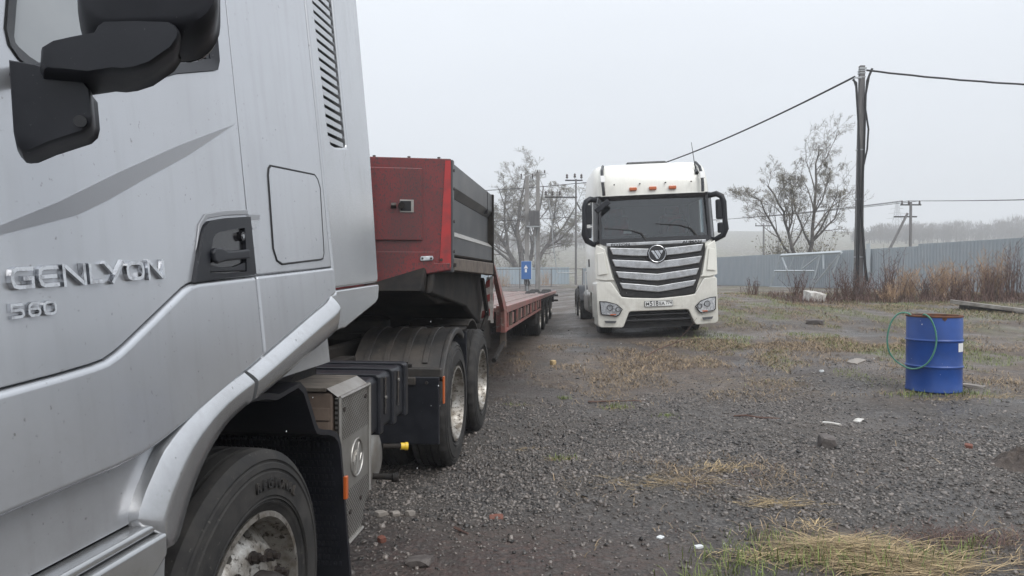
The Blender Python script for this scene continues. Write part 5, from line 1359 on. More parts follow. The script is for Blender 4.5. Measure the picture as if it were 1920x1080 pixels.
MB().box(-.66,.66,.06,.16,.385,.43).build('intake_bar', 'gloss_black', wt, bevel=.01)
MB().box(-.62,.62,.05,.15,.50,.535).build('intake_bar', 'gloss_black', wt, bevel=.01)
for s in (-1, 1):
    MB().box(s*.34-.075,s*.34+.075,-.034,-.030,.69,.79).build('tow_cover', 'white', wt, bevel=.0015)
    def yb(x): return -.03 + max(0,abs(x)-.75)**2*.55
    HL = [(s*1.185,.835),(s*1.04,.825),(s*.84,.765),(s*.725,.655),(s*.80,.535),(s*.86,.51),(s*1.14,.555),(s*1.165,.575)]
    hl = MB().prism([(x,yb(x)-.002,z) for x,z in HL], (0,-.006,0)).build('headlight', 'gloss_black', wt)
    cx = sum(p[0] for p in HL)/8; cz = sum(p[1] for p in HL)/8
    MB().prism([(cx+(x-cx)*.90,yb(x)-.009,cz+(z-cz)*.88) for x,z in HL], (0,-.008,0)).build('lens', 'lampclear', hl, bevel=.003)
    for (xx, zz, r) in ((.82,.66,.045),(.98,.70,.055)):
        MB().tube([(s*xx+r*math.cos(2*PI*i/20),yb(s*xx)-.019,zz+r*math.sin(2*PI*i/20)) for i in range(21)], .009, 6).build('reflector_ring', 'board', hl)
    MB().box(min(s*.86,s*.98),max(s*.86,s*.98),yb(s*.92)-.022,yb(s*.92)-.012,.545,.565).build('indicator', 'orange', hl)
    fg = MB().prism([(s*x,yb(x)-.003,z) for x,z in [(1.10,.435),(.86,.425),(.885,.375),(1.075,.385)]], (0,-.006,0)).build('fog_lamp', 'board', wt)
    # corner air deflector above the bumper
    CD = [(s*1.235,1.28),(s*1.235,1.85),(s*1.20,1.98),(s*1.03,1.88),(s*.985,1.72),(s*.90,1.30),(s*.86,1.245),(s*1.05,1.25)]
    MB().prism([(x,.03+max(0,abs(x)-.9)**2*.9,z) for x,z in CD], (0,-.045,0)).build('corner_deflector', 'white', wt, bevel=.02, seg=3)
    MB().prism([(x,-.016+max(0,abs(x)-.9)**2*.9,z) for x,z in [(s*1.19,1.36),(s*1.19,1.80),(s*1.06,1.82),(s*1.0,1.38)]], (0,-.02,0)).build('deflector_panel', 'white', wt, bevel=.015, seg=3)
    # mirrors
    MB().tube([(s*1.17,.22,2.90),(s*1.28,.12,2.915),(s*1.37,.08,2.86),(s*1.41,.07,2.74),(s*1.42,.07,2.40),(s*1.43,.08,2.20),(s*1.38,.10,2.07),(s*1.24,.20,1.99),(s*1.18,.28,1.985)], [.055,.06,.06,.055,.05,.065,.06,.05,.05], 10).build('mirror_frame', 'plastic', wt)
    mi = MB().box(min(s*1.26,s*1.41),max(s*1.26,s*1.41),.06,.18,2.40,2.80).build('mirror', 'plastic', wt, bevel=.03, seg=3)
    MB().box(min(s*1.28,s*1.42),max(s*1.28,s*1.42),.06,.17,2.12,2.33).build('mirror', 'plastic', wt, bevel=.03, seg=3)
    MB().box(min(s*1.26,s*1.33),max(s*1.26,s*1.33),.09,.13,2.345,2.375).build('mirror_clamp', 'sticker', wt)
    # roof straps with clips
    MB().tube([(s*1.0,.09,2.97),(s*1.005,.095,3.10),(s*1.01,.12,3.20),(s*1.01,.18,3.36),(s*1.0,.28,3.51),(s*.96,.44,3.62)], .032, 4).build('roof_strap', 'gloss_black', wt, smooth=False)
    MB().prism([(s*1.01-.045,.105,3.24),(s*1.01+.045,.105,3.24),(s*1.01+.045,.165,3.38),(s*1.01-.045,.165,3.38)], (0,-.025,.008)).build('strap_clip', 'sticker', wt, bevel=.006)
for x in (-.40,0,.40):
    mk = MB().box(x-.075,x+.075,.095,.16,3.05,3.118).build('marker_lamp', 'orange', wt, bevel=.015, seg=3)
for x in (-.78,-.26,.26,.78): MB().cyl((x,.15,3.19),(x,.10,3.185),.014,n=8).build('roof_bolt', 'nut', wt)
MB().box(-.42,.42,.75,1.4,3.66,3.73).build('roof_hatch', 'gloss_black', wt, bevel=.03)
MB().tube([(.93,.28,3.40),(.90,.30,3.62),(.87,.36,4.02)], [.02,.008,.005], 6).build('antenna', 'cable', wt)
MB().cyl((.93,.22,3.37),(.93,.30,3.43),.04,n=10).build('antenna_base', 'gloss_black', wt)
# near-side blind spot mirror
MB().tube([(-1.12,.12,2.92),(-1.16,-.02,2.80),(-1.08,-.10,2.72)], .022, 6).build('mirror_stay', 'gloss_black', wt)
o = MB().box(-.17,.17,-.03,.03,-.055,.055).build('front_mirror', 'plastic', wt, bevel=.02); o.location = (-1.06,-.08,2.74); o.rotation_euler = (0, R(-35), 0)
# number plate
npl = MB().box(-.285,.285,-.055,-.040,.685,.80).build('number_plate', 'ink', wt, bevel=.003)
MB().box(-.275,.275,-.058,-.0555,.692,.793).build('plate_face', 'plate', npl, smooth=False)
text_mesh('plate_letters', 'M', .098, 'ink', npl, .0008, Matrix.Translation((-.225,-.0592,.738)) @ upr, .0012)
text_mesh('plate_letters', '518', .128, 'ink', npl, .0008, Matrix.Translation((-.095,-.0592,.742)) @ upr, .0026, .92)
text_mesh('plate_letters', 'EA', .096, 'ink', npl, .0008, Matrix.Translation((.062,-.0592,.738)) @ upr, .0012)
text_mesh('plate_letters', '774', .092, 'ink', npl, .0008, Matrix.Translation((.20,-.0592,.752)) @ upr, .0012, .9)
# side panels, steps, fairing behind the cab, chassis and wheels
for s in (-1, 1):
    MB().prism([(s*1.15,1.0,.45),(s*1.15,1.25,.45),(s*1.15,1.25,1.0),(s*1.15,.55,1.0),(s*1.15,.60,.45)], (s*.07,0,0)).build('step_panel', 'white', wt, bevel=.015)
    MB().prism([(s*1.12,2.27,1.0),(s*1.12,2.85,1.05),(s*1.10,2.80,3.30),(s*1.02,2.27,3.52)], (s*.05,0,0)).build('side_deflector', 'white', wt, bevel=.012)
    make_wheel(wt, (s*1.10, 1.50, .50), 'front', detail=False, sgn=s)
    arc_strip('wheel_arch', 1.50, .50, .58, 175, 15, min(s*.75,s*1.2), max(s*.75,s*1.2), .03, 'white' , wt)
    for y in (4.95, 6.3):
        make_wheel(wt, (s*1.24, y, .50), 'rear', detail=False, sgn=s)
        make_wheel(wt, (s*.88, y, .50), 'rear', detail=False, sgn=s)
    arc_strip('mudguard', 4.95, .50, .58, 160, 60, min(s*.6,s*1.25), max(s*.6,s*1.25), .02, 'plastic', wt)
    MB().box(min(s*.5,s*1.2),max(s*.5,s*1.2),2.5,3.9,.45,1.0).build('fuel_tank', 'alu', wt, bevel=.12, seg=4)
    MB().box(s*.42-.05,s*.42+.05,.5,7.2,.75,1.0).build('chassis_rail', 'chassis', wt)
    MB().tube([(s*1.24,1.9,1.45),(s*1.29,1.92,1.45),(s*1.29,2.0,.9)], .015, 6).build('grab_rail', 'sticker', wt)
    for k in range(3): MB().box(min(s*1.236,s*1.242),max(s*1.236,s*1.242),1.3+.12*k,1.36+.12*k,1.55,1.72).build('side_badge', 'ink', wt, smooth=False)
    MB().box(min(s*1.244,s*1.25),max(s*1.244,s*1.25),.62,.66,1.05,1.14).build('side_repeater', 'orange', wt)
MB().box(-.9,.9,.5,2.2,.55,1.0).build('engine_block', 'chassis', wt)
for y in (1.5,4.95,6.3): MB().cyl((-1.0,y,.50),(1.0,y,.50),.08,n=10).build('axle', 'chassis', wt)
MB().lathe([(0,0),(.45,0),(.48,.03),(.48,.10),(0,.12)], (0,5.6,1.02), (0,0,1), 24).build('fifth_wheel', 'chassis', wt)

# ------------------------------------------------------------------ blue drum and hose
bx_, by_ = 5.0, 8.52; bz = gz(bx_, by_) + .0; DRZ = -math.atan2(bx_, by_)
dr = thing('oil_drum', 'open blue steel drum standing on the gravel at the right', 'drum', (bx_, by_, bz), (0, 0, DRZ))
H_ = .89; r_ = .293
pr_ = [(0,.02),(r_-.02,.02),(r_-.004,.0),(r_+.006,.006),(r_+.006,.018),(r_,.03),(r_,.27)]
for zc_ in (.295,.60):
    if zc_ > .5: pr_ += [(r_,.575)]
    pr_ += [(r_+.004,zc_-.012),(r_+.011,zc_-.004),(r_+.011,zc_+.004),(r_+.004,zc_+.012),(r_,zc_+.022)]
pr_ += [(r_,.86),(r_-.004,.87)]
mbx = MB(); mbx.lathe(pr_, (0,0,0), (0,0,1), 72); mbx.build('shell', 'blue', dr)
MB().lathe([(r_-.004,.868),(r_+.008,.872),(r_+.009,.886),(r_,.892),(r_-.012,.886),(r_-.014,.86)], (0,0,0), (0,0,1), 72).build('rim', 'rust', dr)
MB().lathe([(r_-.013,.865),(r_-.013,.12),(0,.12)], (0,0,0), (0,0,1), 48).build('inner_wall', 'rust', dr)
rp_ = []
for a, z in ((-1.30,.868),(-1.12,.868),(-1.14,.845),(-1.18,.84),(-1.20,.822),(-1.23,.84),(-1.28,.842)): rp_.append(((r_+.0012)*math.cos(a),(r_+.0012)*math.sin(a),z))
MB().prism(rp_, (.0006,-.0012,0)).build('rust_patch', 'rust', dr, smooth=False)
stk = MB(); aa = [R(-20)+R(i*4) for i in range(8)]
stk.add([((r_+.0018)*math.cos(a),(r_+.0018)*math.sin(a),z) for z in (.475,.575) for a in aa], [(i,i+1,9+i,8+i) for i in range(7)])
o = stk.build('label', 'sticker', dr); o.rotation_euler = (0,0,R(-14))
hpx = [(1713,592),(1708,585),(1697,582),(1684,585),(1673,598),(1667,615),(1664,637),(1667,658),(1677,675),(1690,685),(1706,690),(1722,687),(1737,676),(1747,658),(1752,637),(1751,617),(1746,600),(1740,589),(1734,584),(1729,588),(1727,600)]
hpt = []
for i, (hx, hy) in enumerate(hpx):
    x = (hx-1748)*.0058; z = (733-hy)*.00605
    front = -math.sqrt(max(0, .312**2 - min(abs(x), .30)**2)) - .012
    y = front if x > -.27 else -.10 - .3*max(0, x+.36)
    hpt.append(Vector((x, y, z)))
hpt[0] = Vector((-.215,-.12,.80)); hpt[1] = Vector((-.235,-.165,.885)); hpt[-1] = Vector((-.13,-.20,.78)); hpt[-2] = Vector((-.115,-.25,.885)); hpt[-3] = Vector((-.092,-.295,.905))
def catmull(P_, k=4):
    o_ = []
    for i in range(len(P_)-1):
        p0, p1, p2, p3 = P_[max(i-1,0)], P_[i], P_[i+1], P_[min(i+2,len(P_)-1)]
        for j in range(k):
            t = j/k; o_.append(.5*((2*p1)+(p2-p0)*t+(2*p0-5*p1+4*p2-p3)*t*t+(-p0+3*p1-3*p2+p3)*t**3))
    return o_ + [P_[-1]]
ho = MB().tube(catmull(hpt), .0095, 10).build('garden_hose', 'hose'); ho.location = (bx_, by_, bz); ho.rotation_euler = (0, 0, DRZ)
tag(ho, 'looped green hose hanging over the rim of the blue drum', 'hose')

# ------------------------------------------------------------------ loose stones and litter
def rock(label, x, y, sz, m, seed, cat='stone', sink=.25, name='rock'):
    rnd = random.Random(seed); bm = bmesh.new(); bmesh.ops.create_icosphere(bm, subdivisions=2, radius=.5)
    for v in bm.verts:
        n = v.co.normalized(); f = .75 + .45*float(fbm(n.x*1.7+seed*3.1, n.y*1.7+n.z*2.3+seed, 2)); v.co *= f
        for ax, lim in ((0,.33),(1,.33),(2,.30)): v.co[ax] = max(-lim, min(lim, v.co[ax]))
        v.co = Vector((v.co.x*sz[0]*1.5, v.co.y*sz[1]*1.5, v.co.z*sz[2]*1.5))
    me_ = bpy.data.meshes.new(name); bm.to_mesh(me_); bm.free(); me_.materials.append(M[m])
    o_ = bpy.data.objects.new(name, me_); C.objects.link(o_)
    o_.location = (x, y, gz(x, y) + sz[2]*(.45-sink)); o_.rotation_euler = (rnd.uniform(-.15,.15), rnd.uniform(-.15,.15), rnd.uniform(0,6))
    return tag(o_, label, cat)
rock('dark angular stone alone on the gravel left of the drum', 2.73, 6.22, (.15,.13,.115), 'rock_dark', 1, sink=.05)
rock('white broken concrete lump at the foot of the weeds', 9.4, 22.4, (.62,.4,.38), 'rock_white', 2, 'concrete lump', .1)
rock('small tan block on the gravel before the white truck', .66, 11.55, (.085,.08,.09), 'tan', 3, 'block', .05)
rock('small red brick fragment near the silver truck wheels', -.75, 4.12, (.042,.04,.04), 'brick', 4, 'brick', .1)
rock('flat brownish brick smear pressed into the dirt', -.10, 4.58, (.08,.09,.012), 'brick', 5, 'brick', .2)
rock('flat rock at the bottom edge beside the silver truck', -.50, 3.86, (.14,.12,.04), 'rock_dark', 6, 'stone', .1)
rock('pale pebble, left one of the row by the exhaust box', -.84, 4.58, (.07,.06,.04), 'rock_pale', 7)
rock('pale pebble, right one of the row by the exhaust box', -.655, 4.60, (.055,.05,.045), 'rock_pale', 8)
rock('pale pebble, middle one of the row by the exhaust box', -.745, 4.585, (.05,.05,.035), 'rock_pale', 28)
rock('white flat chip on the gravel in the lower middle', .877, 4.233, (.045,.035,.012), 'paper', 9, 'chip', .1)
rock('crumpled pale scrap at the left end of the straw', 1.062, 4.07, (.05,.03,.018), 'paper', 10, 'scrap', .1)
rock('flat pale slab left of the pair above the dark stone', 3.13, 7.02, (.17,.06,.02), 'rock_white', 11, 'slab', .15)
rock('flat pale slab right of the pair above the dark stone', 3.46, 7.17, (.16,.07,.02), 'rock_white', 12, 'slab', .15)
rock('small dark pebble at the lower left of the drum', 3.85, 6.05, (.07,.06,.05), 'brick', 13)
rock('flat grey chip in the brown grass left of the drum', 5.21, 10.88, (.42,.16,.04), 'rock_pale', 14, 'slab', .1)
rock('small white scrap in the brown grass before the drum', 4.35, 10.1, (.09,.06,.04), 'paper', 15, 'scrap', .1)
rock('dark clod on the grass behind the drum', 6.9, 16.4, (.36,.25,.13), 'rock_dark', 16, 'clod', .1)
rock('pale lump at the right foot of the drum', 5.55, 8.66, (.26,.09,.05), 'rock_pale', 17, 'stone', .1)
# soil heap at the right edge
bm = bmesh.new(); bmesh.ops.create_grid(bm, x_segments=90, y_segments=90, size=.42)
for v in bm.verts:
    r2 = (v.co.x/.30)**2 + (v.co.y/.22)**2
    v.co.z = .20*math.exp(-r2*1.6)*(0.1+1.5*float(fbm(v.co.x*15+3, v.co.y*15, 4))) - .02 + gz(4.02+v.co.x, 5.5+v.co.y) - gz(4.02, 5.5)
me_ = bpy.data.meshes.new('soil_heap'); bm.to_mesh(me_); bm.free(); me_.materials.append(M['soil']); me_.shade_smooth()
o = bpy.data.objects.new('soil_heap', me_); C.objects.link(o); o.location = (4.02, 5.5, gz(4.02, 5.5)); tag(o, 'low heap of dark soil cut by the right edge', 'soil heap')
# beam lying by the weeds
p0 = Vector((11.75, 19.3, gz(11.75, 19.3)+.22)); p1 = Vector((13.2, 18.35, gz(13.2, 18.35)+.06)); d = p1-p0
o = MB().box(0, d.length, -.14, .14, -.05, .05).build('wooden_beam', 'wood_grey', None, bevel=.012); o.location = p0; o.rotation_euler = d.to_track_quat('X','Z').to_euler()
tag(o, 'weathered grey beam lying tilted on the ground behind the drum', 'beam')
p0 = Vector((12.1, 19.45, gz(12.1,19.45)+.06)); p1 = Vector((13.1, 18.7, gz(13.1,18.7)+.03)); d = p1-p0
o = MB().box(0, d.length, -.16, .16, -.08, .06).build('wooden_beam', 'rock_dark', None, bevel=.012); o.location = p0; o.rotation_euler = d.to_track_quat('X','Z').to_euler()
tag(o, 'dark sleeper lying underneath the tilted grey beam', 'beam')
# twigs on the gravel
for i, (x, y, a, ln, lb) in enumerate([(2.25,12.1,.6,1.3,'dry forked twig lying before the white truck'), (.9,8.5,.05,.75,'thin straight twig on the gravel beside a grass tuft'), (2.3,7.45,-.05,.9,'long thin twig on the gravel in mid yard'), (-.35,4.35,-.7,.12,'short dark twig near the silver truck')]):
    rnd = random.Random(i+3); mb = MB()
    pts = wander(rnd, (0,0,.02), (math.cos(a), math.sin(a), .02 if i else .45), ln, 7, .09, 0)
    for p in pts: p.z = max(p.z, .006)
    mb.tube(pts, [.010]*4+[.006]*4, 5)
    if i == 0:
        mb.tube([pts[4], pts[4]+Vector((.25,.1,.22)), pts[4]+Vector((.4,.1,.42))], [.006,.005,.003], 4)
    o = mb.build('twig', 'weed', None); o.location = (x, y, gz(x, y)); tag(o, lb, 'twig')

# ------------------------------------------------------------------ gravel: loose stones over the near yard
rg = np.random.default_rng(21)
ico = None
def scatter_gravel():
    pts = []
    for (y0, y1, dens) in ((2.7,4.4,3600),(4.4,6.5,3800),(6.5,9.0,2300),(9.0,13.0,600),(13.0,17.0,120)):
        xa = -1.6; xb = min(6.5, .76*y1+.3); n = int((xb-xa)*(y1-y0)*dens)
        x = rg.uniform(xa, xb, n); y = rg.uniform(y0, y1, n)
        pts.append(np.stack([x, y], 1))
    P_ = np.concatenate(pts)
    x, y = P_[:,0], P_[:,1]
    keep = (x > .1096*y - 2.4) & (x < .74*y + .35) & (x > -.72*y)
    br_, gr_, rd_ = masks(x, y)
    ok = smoothstep(.40, .56, fbm(x*.75+11, y*.75+5, 4))
    ok = ok*(.93) + .07
    band = np.exp(-((y - 5.9 - .35*np.sin(x))/1.3)**2)     # raked band of coarser gravel
    ok = np.clip(ok*(.16+.84*smoothstep(4.2,5.1,y+.25*np.sin(x*1.3))) + .75*band, .03, 1)*(1-.55*br_)*(1-.5*rd_)
    keep &= rg.random(len(x)) < ok
    x, y = x[keep], y[keep]; n = len(x)
    # convex chip template: distorted octahedron with cut tips (10 verts)
    base_ = np.array([(-1,-.6,-.5),(.9,-.8,-.5),(1,.7,-.5),(-.8,.9,-.5),(-.6,-.5,.5),(.6,-.45,.6),(.55,.5,.45),(-.5,.6,.55)], float)
    fq = np.array([(0,3,2),(0,2,1),(4,5,6),(4,6,7),(0,1,5),(0,5,4),(1,2,6),(1,6,5),(2,3,7),(2,7,6),(3,0,4),(3,4,7)])
    s = rg.lognormal(math.log(.0056), .50, n); s = np.clip(s, .0025, .020)
    V_ = base_[None]*(1 + rg.uniform(-.35,.35,(n,8,3)))
    V_ *= np.stack([s*rg.uniform(.8,1.5,n), s*rg.uniform(.7,1.2,n), s*rg.uniform(.6,1.1,n)], 1)[:,None,:]
    a, b_, c_ = rg.uniform(0,2*PI,n), rg.normal(0,.45,n), rg.normal(0,.45,n)
    ca, sa = np.cos(a), np.sin(a); cb, sb2 = np.cos(b_), np.sin(b_); cc, sc2 = np.cos(c_), np.sin(c_)
    X, Y, Z = V_[...,0], V_[...,1], V_[...,2]
    Y, Z = Y*cb[:,None]-Z*sb2[:,None], Y*sb2[:,None]+Z*cb[:,None]
    X, Z = X*cc[:,None]+Z*sc2[:,None], -X*sc2[:,None]+Z*cc[:,None]
    X, Y = X*ca[:,None]-Y*sa[:,None], X*sa[:,None]+Y*ca[:,None]
    V_ = np.stack([X + x[:,None], Y + y[:,None], Z + (g(x,y)+s*.22)[:,None]], -1)
    F_ = (np.arange(n)*8)[:,None,None] + fq[None]
    me_ = bpy.data.meshes.new('gravel'); np_mesh(me_, V_.reshape(-1,3), F_.reshape(-1,3)); me_.materials.append(M['stone'])
    o_ = bpy.data.objects.new('gravel', me_); C.objects.link(o_)
    return tag(o_, 'loose dark grey crushed stone covering the yard', 'gravel', kind='stuff')
scatter_gravel()

# ------------------------------------------------------------------ grass, straw and weeds
def blades(name, label, x, y, h, lean, wd, m, az=None, cat='grass', zoff=0.0):
    n = len(x); a = rg.uniform(0, 2*PI, n) if az is None else az
    d = np.stack([np.cos(a), np.sin(a)], 1); pr2 = np.stack([-d[:,1], d[:,0]], 1)
    z = g(x, y) - .004 + zoff
    V_ = np.zeros((n,5,3)); ln = lean*h
    for k, (f, w2) in enumerate(((0,1),(0,-1),(.55,.8),(.55,-.8),(1,0))):
        V_[:,k,0] = x + d[:,0]*ln*f**1.5 + pr2[:,0]*wd*w2; V_[:,k,1] = y + d[:,1]*ln*f**1.5 + pr2[:,1]*wd*w2
        V_[:,k,2] = z + h*f*np.sqrt(np.maximum(.03, 1-(np.minimum(lean, .98)*f*.8)**2))
    b = (np.arange(n)*5)[:,None]
    F_ = np.concatenate([b+np.array([0,1,3]), b+np.array([0,3,2]), b+np.array([2,3,4])], 0)
    me_ = bpy.data.meshes.new(name); np_mesh(me_, V_.reshape(-1,3), F_); me_.materials.append(M[m])
    o_ = bpy.data.objects.new(name, me_); C.objects.link(o_)
    return tag(o_, label, cat, kind='stuff')
def cand(n, xa, xb, ya, yb): return rg.uniform(xa, xb, n), rg.uniform(ya, yb, n)
# brown thatch by cover
X_, Y_ = [], []
for (n, xa, xb, ya, yb) in ((60000,-1,7.5,8.2,14),(60000,3,13,12,22),(22000,.3,3.4,3.3,6.3),(26000,6,20,20,30)):
    x, y = cand(n, xa, xb, ya, yb); br_, gr_, rd_ = masks(x, y); k = (rg.random(n) < br_*.9*smoothstep(.38,.56,fbm(x*1.3+7, y*.8+2, 4))); X_.append(x[k]); Y_.append(y[k])
x = np.concatenate(X_); y = np.concatenate(Y_); n = len(x)
blades('dry_grass', 'matted brown dry grass in patches over the gravel', x, y, rg.uniform(.015,.07,n)*(1+y*.02), rg.uniform(.8,2.4,n), rg.uniform(.0012,.0028,n)*(1+y*.05), 'drygrass')
# green shoots by cover
X_, Y_ = [], []
for (n, xa, xb, ya, yb) in ((50000,2.5,9,8,16),(40000,5,18,16,28)):
    x, y = cand(n, xa, xb, ya, yb); br_, gr_, rd_ = masks(x, y); k = rg.random(n) < gr_*.7; X_.append(x[k]); Y_.append(y[k])
tufts = [(.395,5.9,.10,.05,90),(1.19,8.2,.16,.07,90),(.63,8.77,.07,.06,60),(1.65,7.66,.12,.05,70),(.03,8.33,.12,.04,40),(4.6,8.25,.25,.07,160),(5.2,8.3,.3,.08,260),(1.25,3.85,.28,.10,220),(1.75,3.8,.3,.12,220),(2.2,3.85,.25,.10,160),(2.5,3.95,.18,.08,90),(1.0,3.6,.2,.10,100),(1.5,4.15,.25,.08,120)]
th_x, th_y, th_h = [], [], []
for cx, cy, r, h, n in tufts:
    th_x.append(cx + rg.normal(0,r*.55,n)); th_y.append(cy + rg.normal(0,r*.4,n)); th_h.append(rg.uniform(.4,1.2,n)*h)
x0 = np.concatenate(X_); y0 = np.concatenate(Y_); h0 = rg.uniform(.02,.055,len(x0))*(1+y0*.02)
x = np.concatenate([x0]+th_x); y = np.concatenate([y0]+th_y); h = np.concatenate([h0]+th_h); n = len(x)
blades('green_grass', 'short green grass shoots in scattered tufts', x, y, h, rg.uniform(.2,1.1,n), rg.uniform(.0012,.0026,n)*(1+y*.06), 'green')
# straw: mostly combed one way, lying down
sx_, sy_, sa_, sh_ = [], [], [], []
for cx, cy, rx, ry, az0, n, ln in [(1.86,4.02,.26,.08,-.20,480,.30),(2.02,3.83,.34,.10,-.12,560,.27),(2.12,3.70,.36,.07,-.05,260,.22),(1.45,3.92,.3,.12,.2,200,.18),(1.75,4.79,.22,.06,-.25,210,.14),(1.85,4.42,.08,.07,1.2,110,.10),(1.12,5.26,.38,.13,0,300,.13),(1.62,5.58,.16,.09,.9,200,.15),(.40,5.90,.16,.05,.1,120,.08),(.14,6.34,.14,.05,.1,90,.07),(1.19,8.2,.22,.08,.2,150,.09),(.1,8.3,.2,.07,0,100,.07),(5.4,8.1,.45,.14,.1,420,.12),(4.8,8.0,.3,.10,.1,200,.11),(2.6,8.9,.5,.2,.1,120,.1),(3.3,9.6,.8,.25,.1,240,.11),(2.75,4.1,.3,.12,.3,60,.12)]:
    sx_.append(cx+rg.normal(0,rx*.6,n)); sy_.append(cy+rg.normal(0,ry*.6,n)); sa_.append(az0+rg.normal(0,.42,n)+PI*(rg.random(n)<.45)); sh_.append(rg.uniform(.35,1.15,n)*ln*.25)
x = np.concatenate(sx_); y = np.concatenate(sy_); a = np.concatenate(sa_); h = np.concatenate(sh_); n = len(x)
blades('straw', 'flattened yellow straw in the right foreground and scattered wisps', x, y, h, rg.uniform(2.4,6.0,n), rg.uniform(.0014,.0034,n), 'straw', az=a, cat='straw', zoff=rg.uniform(0,.035,n)*np.exp(-((x-1.95)**2/.3+(y-4)**2/.05)))
nd = 1500
blades('dead_thatch', 'dark brown thatch right of the straw', 2.55 + rg.normal(0,.26,nd), 4.12 + rg.normal(0,.11,nd), rg.uniform(.015,.06,nd), rg.uniform(.8,2.6,nd), rg.uniform(.001,.002,nd), 'weed', cat='thatch')
# coarse brown stubble bits around the straw
x, y = cand(12000, .6, 3.6, 3.2, 6.2); br_, gr_, rd_ = masks(x, y); k = rg.random(len(x)) < .08+.8*br_; k &= fbm(x*2, y*2, 3) > .42; x, y = x[k], y[k]; n = len(x)
blades('dead_stalks', 'thin dark dead stalks lying round the straw', x, y, rg.uniform(.01,.05,n), rg.uniform(1,3,n), rg.uniform(.0008,.0018,n), 'weed', cat='stalks')

def weed_bush(x, y, h, wd, n, seed, label, m='weed', dens=7):
    rnd = random.Random(seed); root = thing('dry_weed', label, 'weed', (x, y, gz(x, y)-.03), group='dry weeds along the fence'); mb = MB(); m2 = MB()
    for i in range(n):
        a = rnd.random()*2*PI; sp = rnd.uniform(.05,.75)*wd/h
        bp = wander(rnd, (rnd.gauss(0,wd*.30), rnd.gauss(0,wd*.2), 0), (math.cos(a)*sp, math.sin(a)*sp, 1), h*rnd.uniform(.45,1.1), 5, .08, .0)
        mb.tube(bp, [.011,.010,.008,.006,.005,.003], 3, caps=False)
        for k in range(dens):
            j = rnd.randrange(1,5); p = bp[j].lerp(bp[j+1], rnd.random()); b = rnd.random()*2*PI; l = h*rnd.uniform(.06,.2)
            q = p + Vector((math.cos(b)*l*.7, math.sin(b)*l*.7, l*rnd.uniform(.3,1)))
            m2.tube([p, p.lerp(q,.5)+Vector((0,0,.01)), q], [.005,.004,.002], 3, caps=False)
    mb.build('stems', m, root, fix=False); tag(m2.build('side_shoots', m, root, fix=False), kind='stuff')
    return root
for i, (x, y, h, wd, n, m, lb) in enumerate([
    (10.75,23.0,1.15,.9,80,'weed','dense rounded dark red-brown weed at the foot of the tall pole'),
    (11.7,22.8,1.0,.8,60,'weed','dark red-brown weed just right of the tall pole base'),
    (12.55,23.8,1.7,.45,22,'weed','tall spiky dark weed standing above the others right of the pole'),
    (9.75,24.4,.95,.5,34,'weed','small leaning weed left of the pole beside the white lump'),
    (8.6,25.8,.7,.5,26,'weed','leftmost low dark weed below the steel frame'),
    (13.2,23.0,1.0,.8,40,'weed','tangled dark weed between the spiky weed and the first reeds'),
    (14.0,22.6,.95,.9,50,'weed','low tangled weed under the pale reeds'),
    (15.1,22.9,1.2,.7,46,'weed','dark branching weed in the middle of the reeds'),
    (16.1,23.2,1.75,.5,30,'weed','tallest weed rising above the reeds near the right edge'),
    (16.9,23.0,1.2,.9,56,'weed','wide dark weed right of the tallest weed'),
    (17.3,22.2,1.0,.8,46,'weed','rightmost dark weed at the edge of the picture'),
    (17.8,24.0,1.5,.7,40,'weed','tall thin weed behind the rightmost one'),
    (15.0,30.5,.9,.6,26,'weed','small far weed against the fence below the frame')]):
    weed_bush(x, y, h, wd, n, 300+i, lb, m)
for i, (x, y, h, wd, n, lb) in enumerate([(13.3,24.2,1.1,.9,70,'pale tan reeds left of the fence step'), (14.3,24.0,1.25,.8,70,'pale tan reeds in the middle of the weed strip'), (15.9,23.8,1.55,.7,80,'tallest pale tan reeds toward the right'), (15.2,24.4,1.2,.7,60,'short pale reeds between the two tall reed clumps'), (11.55,22.0,.6,.35,40,'small pale grass clump under the pole weeds')]):
    weed_bush(x, y, h, wd, n, 400+i, lb, 'reed', 12)
for i, (x, y, h, wd, n, lb) in enumerate([(-.9,70,1.7,1.2,60,'tan reeds behind the flatbed left of the cabinet'), (3.3,70,1.6,1.2,50,'tan reeds behind the flatbed right of the cabinet')]):
    weed_bush(x, y, h, wd, n, 440+i, lb, 'reed', 8)
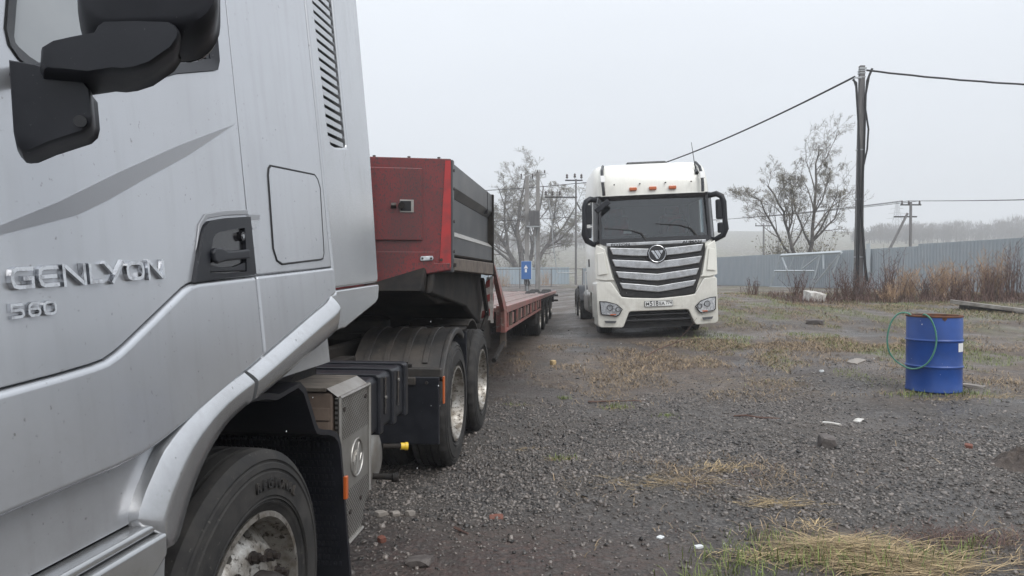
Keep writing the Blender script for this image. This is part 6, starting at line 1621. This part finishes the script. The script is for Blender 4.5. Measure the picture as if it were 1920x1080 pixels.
# low rank stubble under the weed strip
x = rg.uniform(8.5,20,9000); y = 21.2 + rg.gamma(2.2,.9,9000) + (x-8.5)*.02; n = len(x)
blades('weed_stubble', 'low brown stubble along the foot of the weed strip', x, y, rg.uniform(.05,.32,n), rg.uniform(.2,1.2,n), rg.uniform(.003,.007,n), 'weed', cat='stubble')

# ------------------------------------------------------------------ falling sleet
nS = 520
yy = rg.uniform(1.6, 9, nS)**1.0; xx = rg.uniform(-.55, .75, nS)*yy; zz = rg.uniform(.1, 1.53 - .02*yy, nS)
inside = (xx > .1096*yy - .75) | (zz < 0)
xx, yy, zz = xx[inside], yy[inside], zz[inside]; zz = np.maximum(zz, g(xx, yy) + .06); nS = len(xx)
oc = np.array([(1,0,0),(-1,0,0),(0,1,0),(0,-1,0),(.2,0,1.8),(-.2,0,-1.8)], float); of = np.array([(0,2,4),(2,1,4),(1,3,4),(3,0,4),(2,0,5),(1,2,5),(3,1,5),(0,3,5)])
V_ = oc[None]*rg.uniform(.0009,.0018,nS)[:,None,None] + np.stack([xx,yy,zz],-1)[:,None,:]
me_ = bpy.data.meshes.new('sleet'); np_mesh(me_, V_.reshape(-1,3), ((np.arange(nS)*6)[:,None,None]+of[None]).reshape(-1,3)); me_.materials.append(M['paper'])
o = bpy.data.objects.new('sleet', me_); C.objects.link(o); tag(o, 'fine white sleet falling in front of the trucks', 'sleet', kind='stuff')

# ------------------------------------------------------------------ haze: damp air over the whole site
hz0 = bpy.data.meshes.new('haze'); bm = bmesh.new(); bmesh.ops.create_cube(bm, size=1.0); bm.to_mesh(hz0); bm.free()
hzo = bpy.data.objects.new('haze', hz0); C.objects.link(hzo)
hzo.scale = (2100, 1560, 58); hzo.location = (40, 600, 58/2 - 1.6)
hm = bpy.data.materials.new('haze_air'); hm.use_nodes = True; t = hm.node_tree; t.nodes.clear()
oo = t.nodes.new('ShaderNodeOutputMaterial'); pv = t.nodes.new('ShaderNodeVolumePrincipled')
pv.inputs['Color'].default_value = (.93, .95, .98, 1); pv.inputs['Density'].default_value = .0017; pv.inputs['Anisotropy'].default_value = .0
t.links.new(pv.outputs[0], oo.inputs['Volume']); hz0.materials.append(hm)
tag(hzo, 'thin grey damp haze over the whole yard and hillside', 'haze', kind='stuff')
